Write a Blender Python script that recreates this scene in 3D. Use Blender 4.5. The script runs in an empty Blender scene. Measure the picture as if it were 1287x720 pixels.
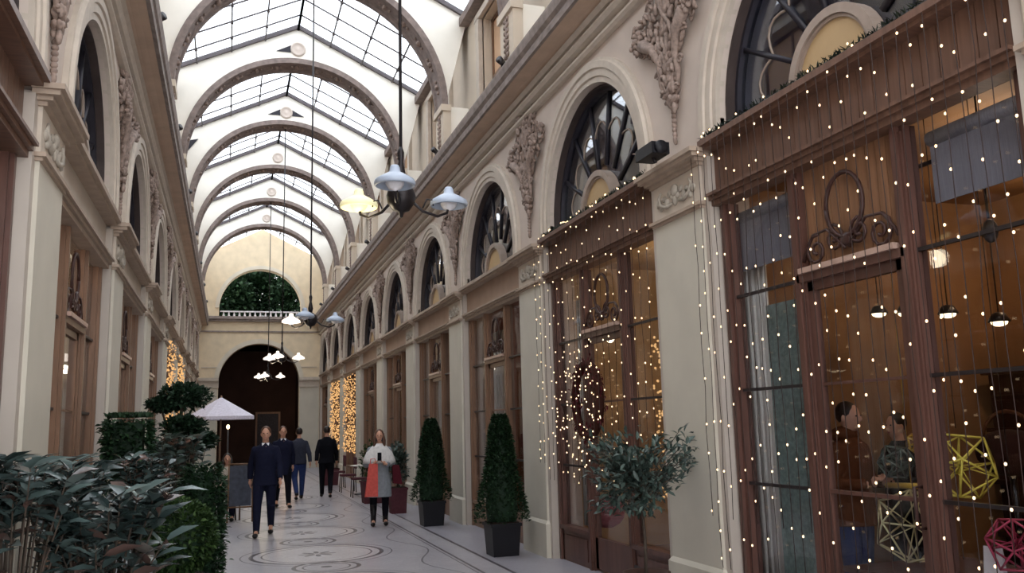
import bpy, bmesh, math, random
from mathutils import Vector, Matrix, Euler
random.seed(7)
C = bpy.context.scene.collection
PI = math.pi
# ------------------------------------------------------------------ place constants (metres)
R, L = 3.948, 1.256            # pilaster faces, right and left of the camera line
B = 4.208                      # bay length
YR, YL = 7.0, 6.815            # axis of pilaster 0 on each side
XC = (R - L) / 2               # centre line of the gallery
END = 40.6                     # end wall
ZS = 4.28                      # springing of the wall arches
RIN, ROUT = 1.36, 1.64
PW = .87                       # pilaster width
ORD = ['nearest', 'second', 'third', 'fourth', 'fifth', 'sixth', 'seventh', 'eighth', 'ninth', 'tenth', 'eleventh', 'twelfth']

# ------------------------------------------------------------------ materials
def lin(c):
    return tuple(((x / 255) / 12.92 if x <= 10 else ((x / 255 + .055) / 1.055) ** 2.4) for x in c) + (1,)

def mat(name, col, rough=.6, noise=.12, scale=6, metal=0, spec=.3, bump=0, sheen=0, stretch=None, coord='Object'):
    m = bpy.data.materials.new(name); m.use_nodes = True
    nt = m.node_tree; b = nt.nodes['Principled BSDF']
    b.inputs['Roughness'].default_value = rough
    b.inputs['Metallic'].default_value = metal
    b.inputs['Specular IOR Level'].default_value = spec
    tc = nt.nodes.new('ShaderNodeTexCoord')
    mp = nt.nodes.new('ShaderNodeMapping')
    if stretch: mp.inputs['Scale'].default_value = stretch
    nt.links.new(tc.outputs[coord], mp.inputs[0])
    n = nt.nodes.new('ShaderNodeTexNoise'); n.inputs['Scale'].default_value = scale; n.inputs['Detail'].default_value = 4
    nt.links.new(mp.outputs[0], n.inputs['Vector'])
    r = nt.nodes.new('ShaderNodeValToRGB')
    c = lin(col)
    r.color_ramp.elements[0].position = .3; r.color_ramp.elements[1].position = .72
    r.color_ramp.elements[0].color = tuple(x * (1 - noise) for x in c[:3]) + (1,)
    r.color_ramp.elements[1].color = tuple(min(1, x * (1 + noise)) for x in c[:3]) + (1,)
    nt.links.new(n.outputs['Fac'], r.inputs[0]); nt.links.new(r.outputs[0], b.inputs['Base Color'])
    if bump:
        bp = nt.nodes.new('ShaderNodeBump'); bp.inputs['Strength'].default_value = bump; bp.inputs['Distance'].default_value = .01
        nt.links.new(n.outputs['Fac'], bp.inputs['Height']); nt.links.new(bp.outputs[0], b.inputs['Normal'])
    return m

def glow(name, col, s):
    m = bpy.data.materials.new(name); m.use_nodes = True
    nt = m.node_tree; nt.nodes.clear()
    e = nt.nodes.new('ShaderNodeEmission'); e.inputs[0].default_value = lin(col); e.inputs[1].default_value = s
    o = nt.nodes.new('ShaderNodeOutputMaterial'); nt.links.new(e.outputs[0], o.inputs[0])
    return m

def glass(name, tint=(250, 252, 255), rough=.01, boost=1.0):
    m = bpy.data.materials.new(name); m.use_nodes = True
    nt = m.node_tree; nt.nodes.clear()
    t = nt.nodes.new('ShaderNodeBsdfTransparent'); t.inputs[0].default_value = lin(tint)
    g = nt.nodes.new('ShaderNodeBsdfGlossy'); g.inputs['Roughness'].default_value = rough
    lw = nt.nodes.new('ShaderNodeLayerWeight'); lw.inputs[0].default_value = .5
    pw = nt.nodes.new('ShaderNodeMath'); pw.operation = 'POWER'; pw.inputs[1].default_value = 5; nt.links.new(lw.outputs['Facing'], pw.inputs[0])
    f = nt.nodes.new('ShaderNodeMath'); f.operation = 'MULTIPLY_ADD'; f.inputs[1].default_value = .96; f.inputs[2].default_value = .04; nt.links.new(pw.outputs[0], f.inputs[0])
    n = nt.nodes.new('ShaderNodeTexNoise'); n.inputs['Scale'].default_value = 1.2
    bp = nt.nodes.new('ShaderNodeBump'); bp.inputs['Strength'].default_value = .04; bp.inputs['Distance'].default_value = .05
    nt.links.new(n.outputs['Fac'], bp.inputs['Height']); nt.links.new(bp.outputs[0], g.inputs['Normal'])
    mu = nt.nodes.new('ShaderNodeMath'); mu.operation = 'MULTIPLY'; mu.inputs[1].default_value = boost
    nt.links.new(f.outputs[0], mu.inputs[0])
    x = nt.nodes.new('ShaderNodeMixShader')
    nt.links.new(mu.outputs[0], x.inputs[0]); nt.links.new(t.outputs[0], x.inputs[1]); nt.links.new(g.outputs[0], x.inputs[2])
    o = nt.nodes.new('ShaderNodeOutputMaterial'); nt.links.new(x.outputs[0], o.inputs[0])
    return m

def leafmat(name, c1, c2, rough=.45, spec=.4, c3=None):
    m = mat(name, c1, rough, spec=spec)
    nt = m.node_tree; b = nt.nodes['Principled BSDF']
    for lk in list(b.inputs['Base Color'].links): nt.links.remove(lk)
    gi = nt.nodes.new('ShaderNodeNewGeometry')
    r = nt.nodes.new('ShaderNodeValToRGB')
    r.color_ramp.elements[0].color = lin(c1); r.color_ramp.elements[1].color = lin(c2)
    if c3:
        r.color_ramp.elements[1].position = .84
        e_ = r.color_ramp.elements.new(.93); e_.color = lin(c3)
    nt.links.new(gi.outputs['Random Per Island'], r.inputs[0]); nt.links.new(r.outputs[0], b.inputs['Base Color'])
    return m

M = {}
M['plaster'] = mat('cream_plaster', (203, 189, 178), .75, .05, 3, bump=.1)
M['stone'] = mat('pale_pilaster_paint', (198, 192, 178), .6, .05, 2.5)
M['stone_side'] = mat('pale_reveal_paint', (186, 176, 166), .65, .05, 2.5)
M['mould'] = mat('cream_moulding', (196, 184, 170), .6, .08, 8)
M['abacus'] = mat('taupe_moulding', (170, 152, 136), .6, .12, 8)
M['relief'] = mat('grey_stucco_relief', (150, 132, 122), .75, .35, 22, bump=.3)
M['relief_pale'] = mat('pale_stucco_relief', (172, 164, 152), .75, .2, 20, bump=.3)
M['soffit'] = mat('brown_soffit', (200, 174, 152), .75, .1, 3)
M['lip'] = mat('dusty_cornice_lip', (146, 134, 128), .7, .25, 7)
M['attic'] = mat('cream_attic_wall', (208, 194, 176), .75, .05, 3)
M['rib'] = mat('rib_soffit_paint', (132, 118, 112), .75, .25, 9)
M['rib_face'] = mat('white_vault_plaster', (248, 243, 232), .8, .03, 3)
M['shutter'] = mat('peach_blind', (206, 170, 138), .7, .06, 3)
M['end'] = mat('ochre_end_wall', (224, 206, 176), .75, .08, 3)
M['endpale'] = mat('pale_end_panels', (214, 204, 186), .7, .06, 3)
M['wood'] = mat('red_brown_wood', (90, 62, 54), .35, .25, 5, spec=.4, stretch=(3, 3, .4))
M['woodf'] = mat('brown_fascia_boards', (106, 78, 64), .4, .25, 6, spec=.4, stretch=(1, 6, .3))
M['wood2'] = mat('tan_painted_wood', (128, 98, 78), .4, .18, 5, spec=.35, stretch=(3, 3, .4))
M['fascia2'] = mat('taupe_fascia', (158, 132, 114), .5, .08, 4)
M['fascia3'] = mat('pale_fascia', (188, 176, 162), .5, .08, 4)
M['woodpale'] = mat('pale_ledge_wood', (178, 150, 136), .35, .15, 8)
M['panelwood'] = mat('ochre_panel_wood', (134, 98, 72), .4, .25, 4, stretch=(1, 5, .4))
M['iron'] = mat('black_iron', (34, 28, 30), .4, .2, 10, spec=.5)
M['ironbrown'] = mat('brown_iron_scroll', (62, 40, 36), .4, .2, 10)
M['lining'] = mat('painted_jamb_shade', (66, 56, 54), .5, .2, 6)  # shade of the arch jambs, put into the colour
M['bar'] = mat('dark_window_bar', (44, 42, 50), .4, .1, 10)
M['glass'] = glass('shop_glass')
M['fanglass'] = glass('fanlight_glass', (215, 222, 234), .015, 2.6)
M['roofglass'] = glass('skylight_glass', (244, 247, 250), .05)
M['roofbar'] = mat('skylight_iron_bar', (92, 86, 88), .5, .15, 8)
M['roombk'] = mat('warm_room_wall', (140, 104, 72), .7, .25, 1.5)
M['roomred'] = mat('red_brown_room_wall', (120, 66, 46), .7, .3, 1.5)
M['roompale'] = mat('pale_room_wall', (196, 168, 132), .7, .15, 1.5)
M['roomdk'] = mat('slate_upper_room', (150, 150, 172), .8, .2, 1.5)
M['lunette'] = mat('ochre_lunette_panel', (186, 158, 118), .6, .08, 3)
M['lunring'] = mat('taupe_lunette_ring', (158, 142, 130), .5, .1, 8)
M['curtain'] = mat('off_white_curtain', (196, 190, 180), .9, .1, 30, stretch=(1, 8, .2))
M['greycurtain'] = mat('grey_lilac_curtain', (120, 116, 120), .9, .15, 20, stretch=(1, 8, .2))
M['screen'] = mat('grey_green_screen', (104, 118, 112), .4, .3, 25)
M['bulb'] = glow('fairy_bulb_warm', (255, 218, 172), 3)
M['bulbgold'] = glow('gold_bulb', (240, 184, 120), 1.15)
M['cable'] = mat('brown_cable', (52, 38, 34), .6)
M['opal'] = mat('blue_grey_opal_glass', (176, 188, 206), .3, .05, 5, spec=.5)
def litopal(n, c, e):
    m = mat(n, c, .35, .04); b_ = m.node_tree.nodes['Principled BSDF']; b_.inputs['Emission Color'].default_value = lin(c); b_.inputs['Emission Strength'].default_value = e; return m
M['opallit'] = litopal('lit_opal_glass', (246, 238, 190), .45)
M['opalwhite'] = glow('lit_white_opal', (255, 240, 225), 1.7)
M['brass'] = mat('dark_bronze', (46, 42, 44), .35, .2, 10, metal=.4)
M['lamp'] = glow('shop_lamp', (255, 226, 178), 4)
M['blackpot'] = mat('black_planter', (20, 20, 26), .45, .1, 6)
M['whitepot'] = mat('white_planter', (206, 206, 212), .4, .05, 6)
M['terracotta'] = mat('dark_clay_pot', (70, 50, 44), .7, .2, 10)
M['soil'] = mat('dark_soil', (40, 30, 24), .95, .3, 40)
M['bark'] = mat('grey_bark', (74, 64, 56), .85, .25, 20)
M['leafcone'] = leafmat('topiary_leaves', (18, 36, 22), (40, 66, 40), .6, .2)
M['leaflaurel'] = leafmat('laurel_leaves', (22, 36, 36), (96, 114, 112), .25, .7, (92, 72, 66))
M['leafrhodo'] = leafmat('brownish_shrub_leaves', (26, 40, 36), (92, 108, 100), .35, .5, (140, 104, 88))
M['leafolive'] = leafmat('olive_leaves', (34, 50, 46), (84, 100, 92), .4, .4)
M['leafbox'] = leafmat('box_leaves', (26, 46, 22), (56, 78, 38), .6, .2)
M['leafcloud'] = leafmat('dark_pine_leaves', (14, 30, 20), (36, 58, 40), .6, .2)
M['leafyard'] = leafmat('courtyard_leaves', (20, 40, 28), (52, 80, 56), .6, .2)
M['garland'] = leafmat('pine_garland_needles', (30, 38, 36), (62, 70, 62), .7, .1)
M['skin'] = mat('skin', (196, 148, 124), .55, .05, 20)
M['eye'] = mat('dark_eye', (40, 30, 26), .3)
M['lipm'] = mat('lips', (150, 84, 78), .5)
def cloth(n, c): return mat(n, c, .9, .12, 25, spec=.1, bump=.15)
M['navy'] = cloth('navy_wool', (26, 28, 46)); M['black'] = cloth('black_cloth', (18, 18, 24))
M['charcoal'] = cloth('charcoal_wool', (52, 54, 66)); M['jeans'] = cloth('blue_denim', (44, 56, 96))
M['beige'] = cloth('beige_knit', (176, 164, 152)); M['cream'] = cloth('cream_wool', (206, 202, 200))
M['greycoat'] = cloth('grey_coat', (134, 138, 144)); M['coral'] = cloth('coral_cloth', (196, 88, 80))
M['wine'] = cloth('wine_leather', (78, 28, 36)); M['browncoat'] = cloth('rust_brown_coat', (92, 54, 34))
M['darkbrown'] = cloth('dark_brown_cloth', (58, 34, 28)); M['white'] = cloth('white_cotton', (226, 224, 228))
M['parasol'] = cloth('white_parasol_canvas', (226, 220, 232)); M['redseat'] = cloth('dark_red_upholstery', (84, 50, 56))
M['hairdk'] = mat('dark_hair', (36, 26, 22), .5, .3, 60); M['hairbr'] = mat('brown_hair', (84, 56, 42), .5, .3, 60)
M['shoe'] = mat('black_leather', (20, 18, 20), .35)
M['slate'] = mat('slate_board', (60, 64, 76), .6, .3, 14); M['easel'] = mat('easel_wood', (112, 84, 62), .6, .2, 9)
M['wirecream'] = mat('cream_wire', (206, 196, 150), .4); M['wireyellow'] = mat('yellow_wire', (222, 200, 84), .4)
M['wirepink'] = mat('pink_wire', (176, 64, 88), .4); M['paper'] = mat('white_card', (226, 216, 214), .8, .02)
M['gold'] = mat('brass_yellow', (206, 168, 70), .3, .1, 10, metal=.6)
M['marble'] = mat('pale_stone_top', (190, 186, 180), .3, .1, 8)

# mosaic floor: pale tesserae, dark border lines, medallions repeating down the centre line
def floor_mat():
    m = bpy.data.materials.new('mosaic_floor'); m.use_nodes = True
    nt = m.node_tree; N = nt.nodes; K = nt.links
    b = N['Principled BSDF']; b.inputs['Roughness'].default_value = .33; b.inputs['Specular IOR Level'].default_value = .45
    tc = N.new('ShaderNodeTexCoord'); sp = N.new('ShaderNodeSeparateXYZ'); K.new(tc.outputs['Object'], sp.inputs[0])
    def mth(op, a, bb=None, c=None):
        n = N.new('ShaderNodeMath'); n.operation = op
        for i, v in enumerate((a, bb, c)):
            if v is None: continue
            if isinstance(v, (int, float)): n.inputs[i].default_value = v
            else: K.new(v, n.inputs[i])
        return n.outputs[0]
    x, y = sp.outputs[0], sp.outputs[1]
    def band(v, c, w):      # 1 where |v-c|<w
        return mth('LESS_THAN', mth('ABSOLUTE', mth('SUBTRACT', v, c)), w)
    def mx(*a):
        r = a[0]
        for q in a[1:]: r = mth('MAXIMUM', r, q)
        return r
    ax = mth('ABSOLUTE', mth('SUBTRACT', x, XC - .12))
    lines = mx(band(ax, 1.98, .022), band(ax, 1.66, .016), band(ax, 1.60, .008))
    P = 2.62
    def rep(off):
        return mth('SUBTRACT', mth('MULTIPLY', mth('FRACT', mth('DIVIDE', mth('SUBTRACT', y, off), P)), P), P / 2)
    yb = rep(12.62 - P / 2); ys = rep(11.42 - P / 2)
    def rad(xx, yy): return mth('SQRT', mth('ADD', mth('MULTIPLY', xx, xx), mth('MULTIPLY', yy, yy)))
    rb = rad(ax, yb); rs = rad(ax, ys)
    rings = mx(band(rb, .88, .03), band(rb, .74, .012), band(rs, .40, .028), band(rs, .29, .012), band(rb, 1.02, .01))
    at = N.new('ShaderNodeMath'); at.operation = 'ARCTAN2'; K.new(yb, at.inputs[0]); K.new(ax, at.inputs[1])
    pet = mth('MULTIPLY', mth('ABSOLUTE', mth('COSINE', mth('MULTIPLY', at.outputs[0], 4))), .26)
    star = mth('MULTIPLY', mth('LESS_THAN', rb, pet), mth('GREATER_THAN', rb, .05))
    dots = mth('LESS_THAN', rs, .07)
    wav = mth('MULTIPLY', mth('SINE', mth('MULTIPLY', y, 2 * PI / P)), .16)
    vine = band(mth('ADD', ax, wav), 1.34, .012)
    dark = mx(lines, rings, mth('MULTIPLY', star, .85), dots, mth('MULTIPLY', vine, .8))
    pale = mth('LESS_THAN', rb, .86)
    vo = N.new('ShaderNodeTexVoronoi'); vo.inputs['Scale'].default_value = 38; K.new(tc.outputs['Object'], vo.inputs['Vector'])
    no = N.new('ShaderNodeTexNoise'); no.inputs['Scale'].default_value = 1.6; K.new(tc.outputs['Object'], no.inputs['Vector'])
    def mix(f, a, c):
        n = N.new('ShaderNodeMix'); n.data_type = 'RGBA'
        if isinstance(f, (int, float)): n.inputs[0].default_value = f
        else: K.new(f, n.inputs[0])
        for i, v in ((6, a), (7, c)):
            if isinstance(v, tuple): n.inputs[i].default_value = v
            else: K.new(v, n.inputs[i])
        return n.outputs[2]
    base = mix(no.outputs['Fac'], lin((150, 146, 152)), lin((176, 172, 176)))
    base = mix(mth('MULTIPLY', pale, .6), base, lin((196, 190, 190)))
    base = mix(mth('MULTIPLY', mth('GREATER_THAN', ax, 2.0), .5), base, lin((150, 150, 162)))
    bw = N.new('ShaderNodeSeparateColor'); K.new(vo.outputs['Color'], bw.inputs[0])
    tess = mix(mth('MULTIPLY', bw.outputs[0], .25), base, lin((120, 114, 118)))
    col = mix(mth('MULTIPLY', dark, .9), tess, lin((54, 46, 52)))
    K.new(col, b.inputs['Base Color'])
    return m
M['floor'] = floor_mat()

# ------------------------------------------------------------------ mesh helpers
class MB:
    def __init__(s): s.v = []; s.f = []; s.sm = []
    def add(s, vs, fs, smooth=False):
        n = len(s.v); s.v += [tuple(p) for p in vs]
        for f in fs: s.f.append(tuple(i + n for i in f)); s.sm.append(smooth)
        return s
    def hexa(s, p):   # 8 points: bottom 4 then top 4
        return s.add(p, [(3, 2, 1, 0), (4, 5, 6, 7), (0, 1, 5, 4), (1, 2, 6, 5), (2, 3, 7, 6), (3, 0, 4, 7)])
    def box(s, x0, x1, y0, y1, z0, z1):
        x0, x1 = min(x0, x1), max(x0, x1); y0, y1 = min(y0, y1), max(y0, y1)
        return s.hexa([(x0, y0, z0), (x1, y0, z0), (x1, y1, z0), (x0, y1, z0), (x0, y0, z1), (x1, y0, z1), (x1, y1, z1), (x0, y1, z1)])
    def tube(s, pts, r, n=6, cap=True):
        pts = [Vector(p) for p in pts]
        rr = r if isinstance(r, (list, tuple)) else [r] * len(pts)
        vs = []; prev = None
        for i, p in enumerate(pts):
            a = pts[max(0, i - 1)]; b = pts[min(len(pts) - 1, i + 1)]
            t = (b - a)
            t = t.normalized() if t.length > 1e-9 else Vector((0, 0, 1))
            if prev is None:
                u = t.orthogonal().normalized()
            else:
                u = (prev - t * prev.dot(t))
                u = u.normalized() if u.length > 1e-6 else t.orthogonal().normalized()
            prev = u; w = t.cross(u)
            for k in range(n):
                an = 2 * PI * k / n
                vs.append(p + (u * math.cos(an) + w * math.sin(an)) * rr[i])
        fs = []
        for i in range(len(pts) - 1):
            for k in range(n):
                k2 = (k + 1) % n
                fs.append((i * n + k, i * n + k2, (i + 1) * n + k2, (i + 1) * n + k))
        if cap: fs.append(tuple(range(n - 1, -1, -1))); fs.append(tuple((len(pts) - 1) * n + k for k in range(n)))
        return s.add(vs, fs, True)
    def ell(s, c, r, n=8, m=6, rot=None):
        c = Vector(c); vs = []; fs = []
        if not isinstance(r, (tuple, list)): r = (r, r, r)
        for j in range(1, m):
            th = PI * j / m
            for k in range(n):
                ph = 2 * PI * k / n
                v = Vector((r[0] * math.sin(th) * math.cos(ph), r[1] * math.sin(th) * math.sin(ph), r[2] * math.cos(th)))
                vs.append(v)
        vs.append(Vector((0, 0, r[2]))); vs.append(Vector((0, 0, -r[2])))
        T = len(vs) - 2
        if rot is not None: vs = [rot @ v for v in vs]
        vs = [c + v for v in vs]
        for j in range(m - 2):
            for k in range(n):
                k2 = (k + 1) % n
                fs.append((j * n + k, (j + 1) * n + k, (j + 1) * n + k2, j * n + k2))
        for k in range(n):
            k2 = (k + 1) % n
            fs.append((T, k, k2)); fs.append((T + 1, (m - 2) * n + k2, (m - 2) * n + k))
        return s.add(vs, fs, True)
    def lathe(s, prof, c=(0, 0, 0), n=16, sx=1, sy=1):     # prof: (r, z)
        vs = []; fs = []
        for r, z in prof:
            for k in range(n):
                a = 2 * PI * k / n
                vs.append((c[0] + r * sx * math.cos(a), c[1] + r * sy * math.sin(a), c[2] + z))
        m = len(prof)
        for i in range(m - 1):
            for k in range(n):
                k2 = (k + 1) % n
                fs.append((i * n + k, i * n + k2, (i + 1) * n + k2, (i + 1) * n + k))
        fs.append(tuple(range(n - 1, -1, -1))); fs.append(tuple((m - 1) * n + k for k in range(n)))
        return s.add(vs, fs, True)
    def build(s, name, m, parent=None, kind=None, label=None, mods=None):
        me = bpy.data.meshes.new(name)
        me.from_pydata(s.v, [], s.f); me.validate()
        bm = bmesh.new(); bm.from_mesh(me); bmesh.ops.recalc_face_normals(bm, faces=bm.faces); bm.to_mesh(me); bm.free()
        if len(me.polygons) == len(s.sm): me.polygons.foreach_set('use_smooth', s.sm)
        me.materials.append(m)
        o = bpy.data.objects.new(name, me); C.objects.link(o)
        if parent is not None:
            o.parent = parent
            b = BASE.get(parent.name)
            if b is not None: o.location = -b
        if kind: o['kind'] = kind
        if label: o['label'] = label
        return o
BASE = {}
def thing(name, label, cat, loc=(0, 0, 0), rz=0, group=None, local=False):
    o = bpy.data.objects.new(name, None); o.empty_display_size = .1; C.objects.link(o)
    o.location = loc; o.rotation_euler = (0, 0, rz)
    o['label'] = label; o['category'] = cat
    if group: o['group'] = group
    if not local: BASE[o.name] = Vector(loc)       # children are modelled in world coordinates
    return o
def tag(o, label, cat, group=None, kind=None):
    o['label'] = label; o['category'] = cat
    if group: o['group'] = group
    if kind: o['kind'] = kind
    return o
def dup(root, loc, rz=None, label=None, shift=None):
    r = root.copy(); C.objects.link(r); r.location = loc
    if rz is not None: r.rotation_euler = (0, 0, rz)
    if label: r['label'] = label
    for ch in list(root.children):
        c = ch.copy(); C.objects.link(c); c.parent = r
        for g in ch.children:
            d = g.copy(); C.objects.link(d); d.parent = c
    return r
class Side:
    def __init__(s, sg, yo, name): s.sg = sg; s.yo = yo; s.name = name
    def X(s, d): return (R + d) if s.sg > 0 else (-L - d)
    def P(s, d, y, z): return (s.X(d), y, z)
    def box(s, mb, d0, d1, y0, y1, z0, z1): return mb.box(s.X(d0), s.X(d1), y0, y1, z0, z1)
    def yc(s, n): return s.yo - B / 2 + B * n         # centre of bay n
    def yp(s, k): return s.yo + B * k                 # axis of pilaster k
RS = Side(1, YR, 'right'); LS = Side(-1, YL, 'left')
Y0, Y1 = -1.5, END

# ------------------------------------------------------------------ structural shell
fl = MB(); fl.box(-L - 4.2, R + 4.2, Y0, END + 9, -.12, 0)
fl.build('floor', M['floor'], kind='structure')

def wall_side(S, nmin, nmax):
    mb = MB(); D = .06; DB = .5
    zt = 6.12
    last = Y0
    for n in range(nmin, nmax + 1):
        yc = S.yc(n); a, b = yc - RIN, yc + RIN
        S.box(mb, D, DB, last, a, 4.05, zt)
        N = 28
        for i in range(N):
            t0, t1 = PI - PI * i / N, PI - PI * (i + 1) / N
            y0, z0 = yc + RIN * math.cos(t0), ZS + RIN * math.sin(t0)
            y1, z1 = yc + RIN * math.cos(t1), ZS + RIN * math.sin(t1)
            P = S.P
            mb.hexa([P(D, y0, z0), P(D, y1, z1), P(DB, y1, z1), P(DB, y0, z0), P(D, y0, zt), P(D, y1, zt), P(DB, y1, zt), P(DB, y0, zt)])
        last = b
    S.box(mb, D, DB, last, Y1, 4.05, zt)
    # piers behind the pilasters
    for k in range(-1 if S.sg > 0 else -1, nmax + 1):
        y = S.yp(k)
        if y + .43 < Y1: S.box(mb, .04, DB, y - PW / 2, y + PW / 2, 0, 4.05)
    S.box(mb, .04, DB, Y0, S.yp(-1) - PW / 2, 0, 4.05)
    if S.sg > 0: S.box(mb, .04, DB, S.yp(7) + B - PW / 2, Y1, 0, 4.05)
    else: S.box(mb, .04, DB, S.yp(7) + B - PW / 2, Y1, 0, 4.05)
    w = mb.build('wall_' + S.name, M['plaster'], kind='structure')
    # stepped archivolt round every arch
    for n in range(nmin, nmax + 1):
        yc = S.yc(n)
        prof = [(RIN, .10), (RIN, .02), (RIN + .06, .02), (RIN + .07, .0), (RIN + .15, .0), (RIN + .16, -.02), (RIN + .235, -.02), (RIN + .25, .01), (ROUT, .015), (ROUT, .10)]
        am = MB(); N = 36; vs = []; m = len(prof)
        path = [(yc - 1, 4.08, None)]
        for i in range(N + 1): path.append((None, None, PI - PI * i / N))
        path.append((yc + 1, 4.08, None))
        for j, (q, zz, t) in enumerate(path):
            for (r, d) in prof:
                if t is None:
                    sgn = -1 if j == 0 else 1
                    vs.append(S.P(d, yc + sgn * r, zz))
                else: vs.append(S.P(d, yc + r * math.cos(t), ZS + r * math.sin(t)))
        fs = []
        for j in range(len(path) - 1):
            for i in range(m):
                i2 = (i + 1) % m
                fs.append((j * m + i, j * m + i2, (j + 1) * m + i2, (j + 1) * m + i))
        fs.append(tuple(range(m))); fs.append(tuple((len(path) - 1) * m + i for i in range(m)))
        am.add(vs, fs)
        am.build('archivolt', M['mould'], w)
    return w
wr = wall_side(RS, 0, 8); wl = wall_side(LS, 0, 8)

def sweep(S, prof, y0, y1, name, m, parent=None, kind='structure'):
    mb = MB(); n = len(prof)
    vs = [S.P(d, y0, z) for d, z in prof] + [S.P(d, y1, z) for d, z in prof]
    fs = [(i, (i + 1) % n, n + (i + 1) % n, n + i) for i in range(n)] + [tuple(range(n)), tuple(n + i for i in range(n))]
    mb.add(vs, fs)
    return mb.build(name, m, parent, kind=kind)
t = 1
for S in (RS, LS):
    sweep(S, [(.1, 6.0), (.0, 6.0), (-.03, 6.03), (-.03, 6.06), (.03, 6.07), (.03, 6.13), (-.05, 6.14), (-.08, 6.18), (-.08, 6.21), (.02, 6.22), (.02, 6.27), (-.06, 6.28), (-.10, 6.33), (.1, 6.35)], Y0, Y1, 'trim_%d' % t, M['mould'])
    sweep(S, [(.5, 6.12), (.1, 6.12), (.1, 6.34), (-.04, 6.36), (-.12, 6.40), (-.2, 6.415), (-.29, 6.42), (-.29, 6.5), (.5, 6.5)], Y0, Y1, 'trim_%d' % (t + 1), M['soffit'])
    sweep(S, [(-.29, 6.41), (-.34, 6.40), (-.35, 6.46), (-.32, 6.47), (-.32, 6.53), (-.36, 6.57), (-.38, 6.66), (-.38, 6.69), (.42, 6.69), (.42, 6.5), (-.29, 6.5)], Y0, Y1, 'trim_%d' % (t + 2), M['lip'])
    t += 3

# attic walls with one window per bay
wn = 1
for S in (RS, LS):
    mb = MB(); D0, D1 = .30, .62; z0, z1 = 6.66, 9.42
    last = Y0
    wins = []
    for n in range(-1, 9):
        yc = S.yc(n)
        if yc - .9 < Y0: continue
        wins.append(yc)
        S.box(mb, D0, D1, last, yc - .9, z0, z1); last = yc + .9
        S.box(mb, D0, D1, yc - .9, yc + .9, z0, 7.05); S.box(mb, D0, D1, yc - .9, yc + .9, 9.02, z1)
    S.box(mb, D0, D1, last, Y1, z0, z1)
    mb.build('wall_%s_upper' % S.name, M['attic'], kind='structure')
    for yc in wins:
        f = MB()
        for a, b in ((-1.1, -.9), (.9, 1.1)): S.box(f, .22, .32, yc + a, yc + b, 7.0, 9.05)
        S.box(f, .22, .32, yc - 1.15, yc + 1.15, 9.02, 9.14); S.box(f, .22, .32, yc - 1.15, yc + 1.15, 6.95, 7.05)
        w = f.build('window_%d' % wn, M['mould'], kind='structure')
        g = MB(); S.box(g, .5, .53, yc - .9, yc + .9, 7.05, 9.02); g.build('shutter', M['shutter'], w)
        g = MB()
        for q in (-.87, 0, .87): S.box(g, .47, .52, yc + q - .03, yc + q + .03, 7.05, 9.02)
        for q in (7.08, 7.9, 8.98): S.box(g, .47, .52, yc - .9, yc + .9, q - .03, q + .03)
        g.build('window_frame', M['wood2'], w)
        wn += 1
    # eave gutter beam
    sweep(S, [(.12, 9.30), (.12, 9.46), (.7, 9.52), (.7, 9.30)], Y0, Y1, 'trim_%d' % t, M['rib']); t += 1

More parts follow.
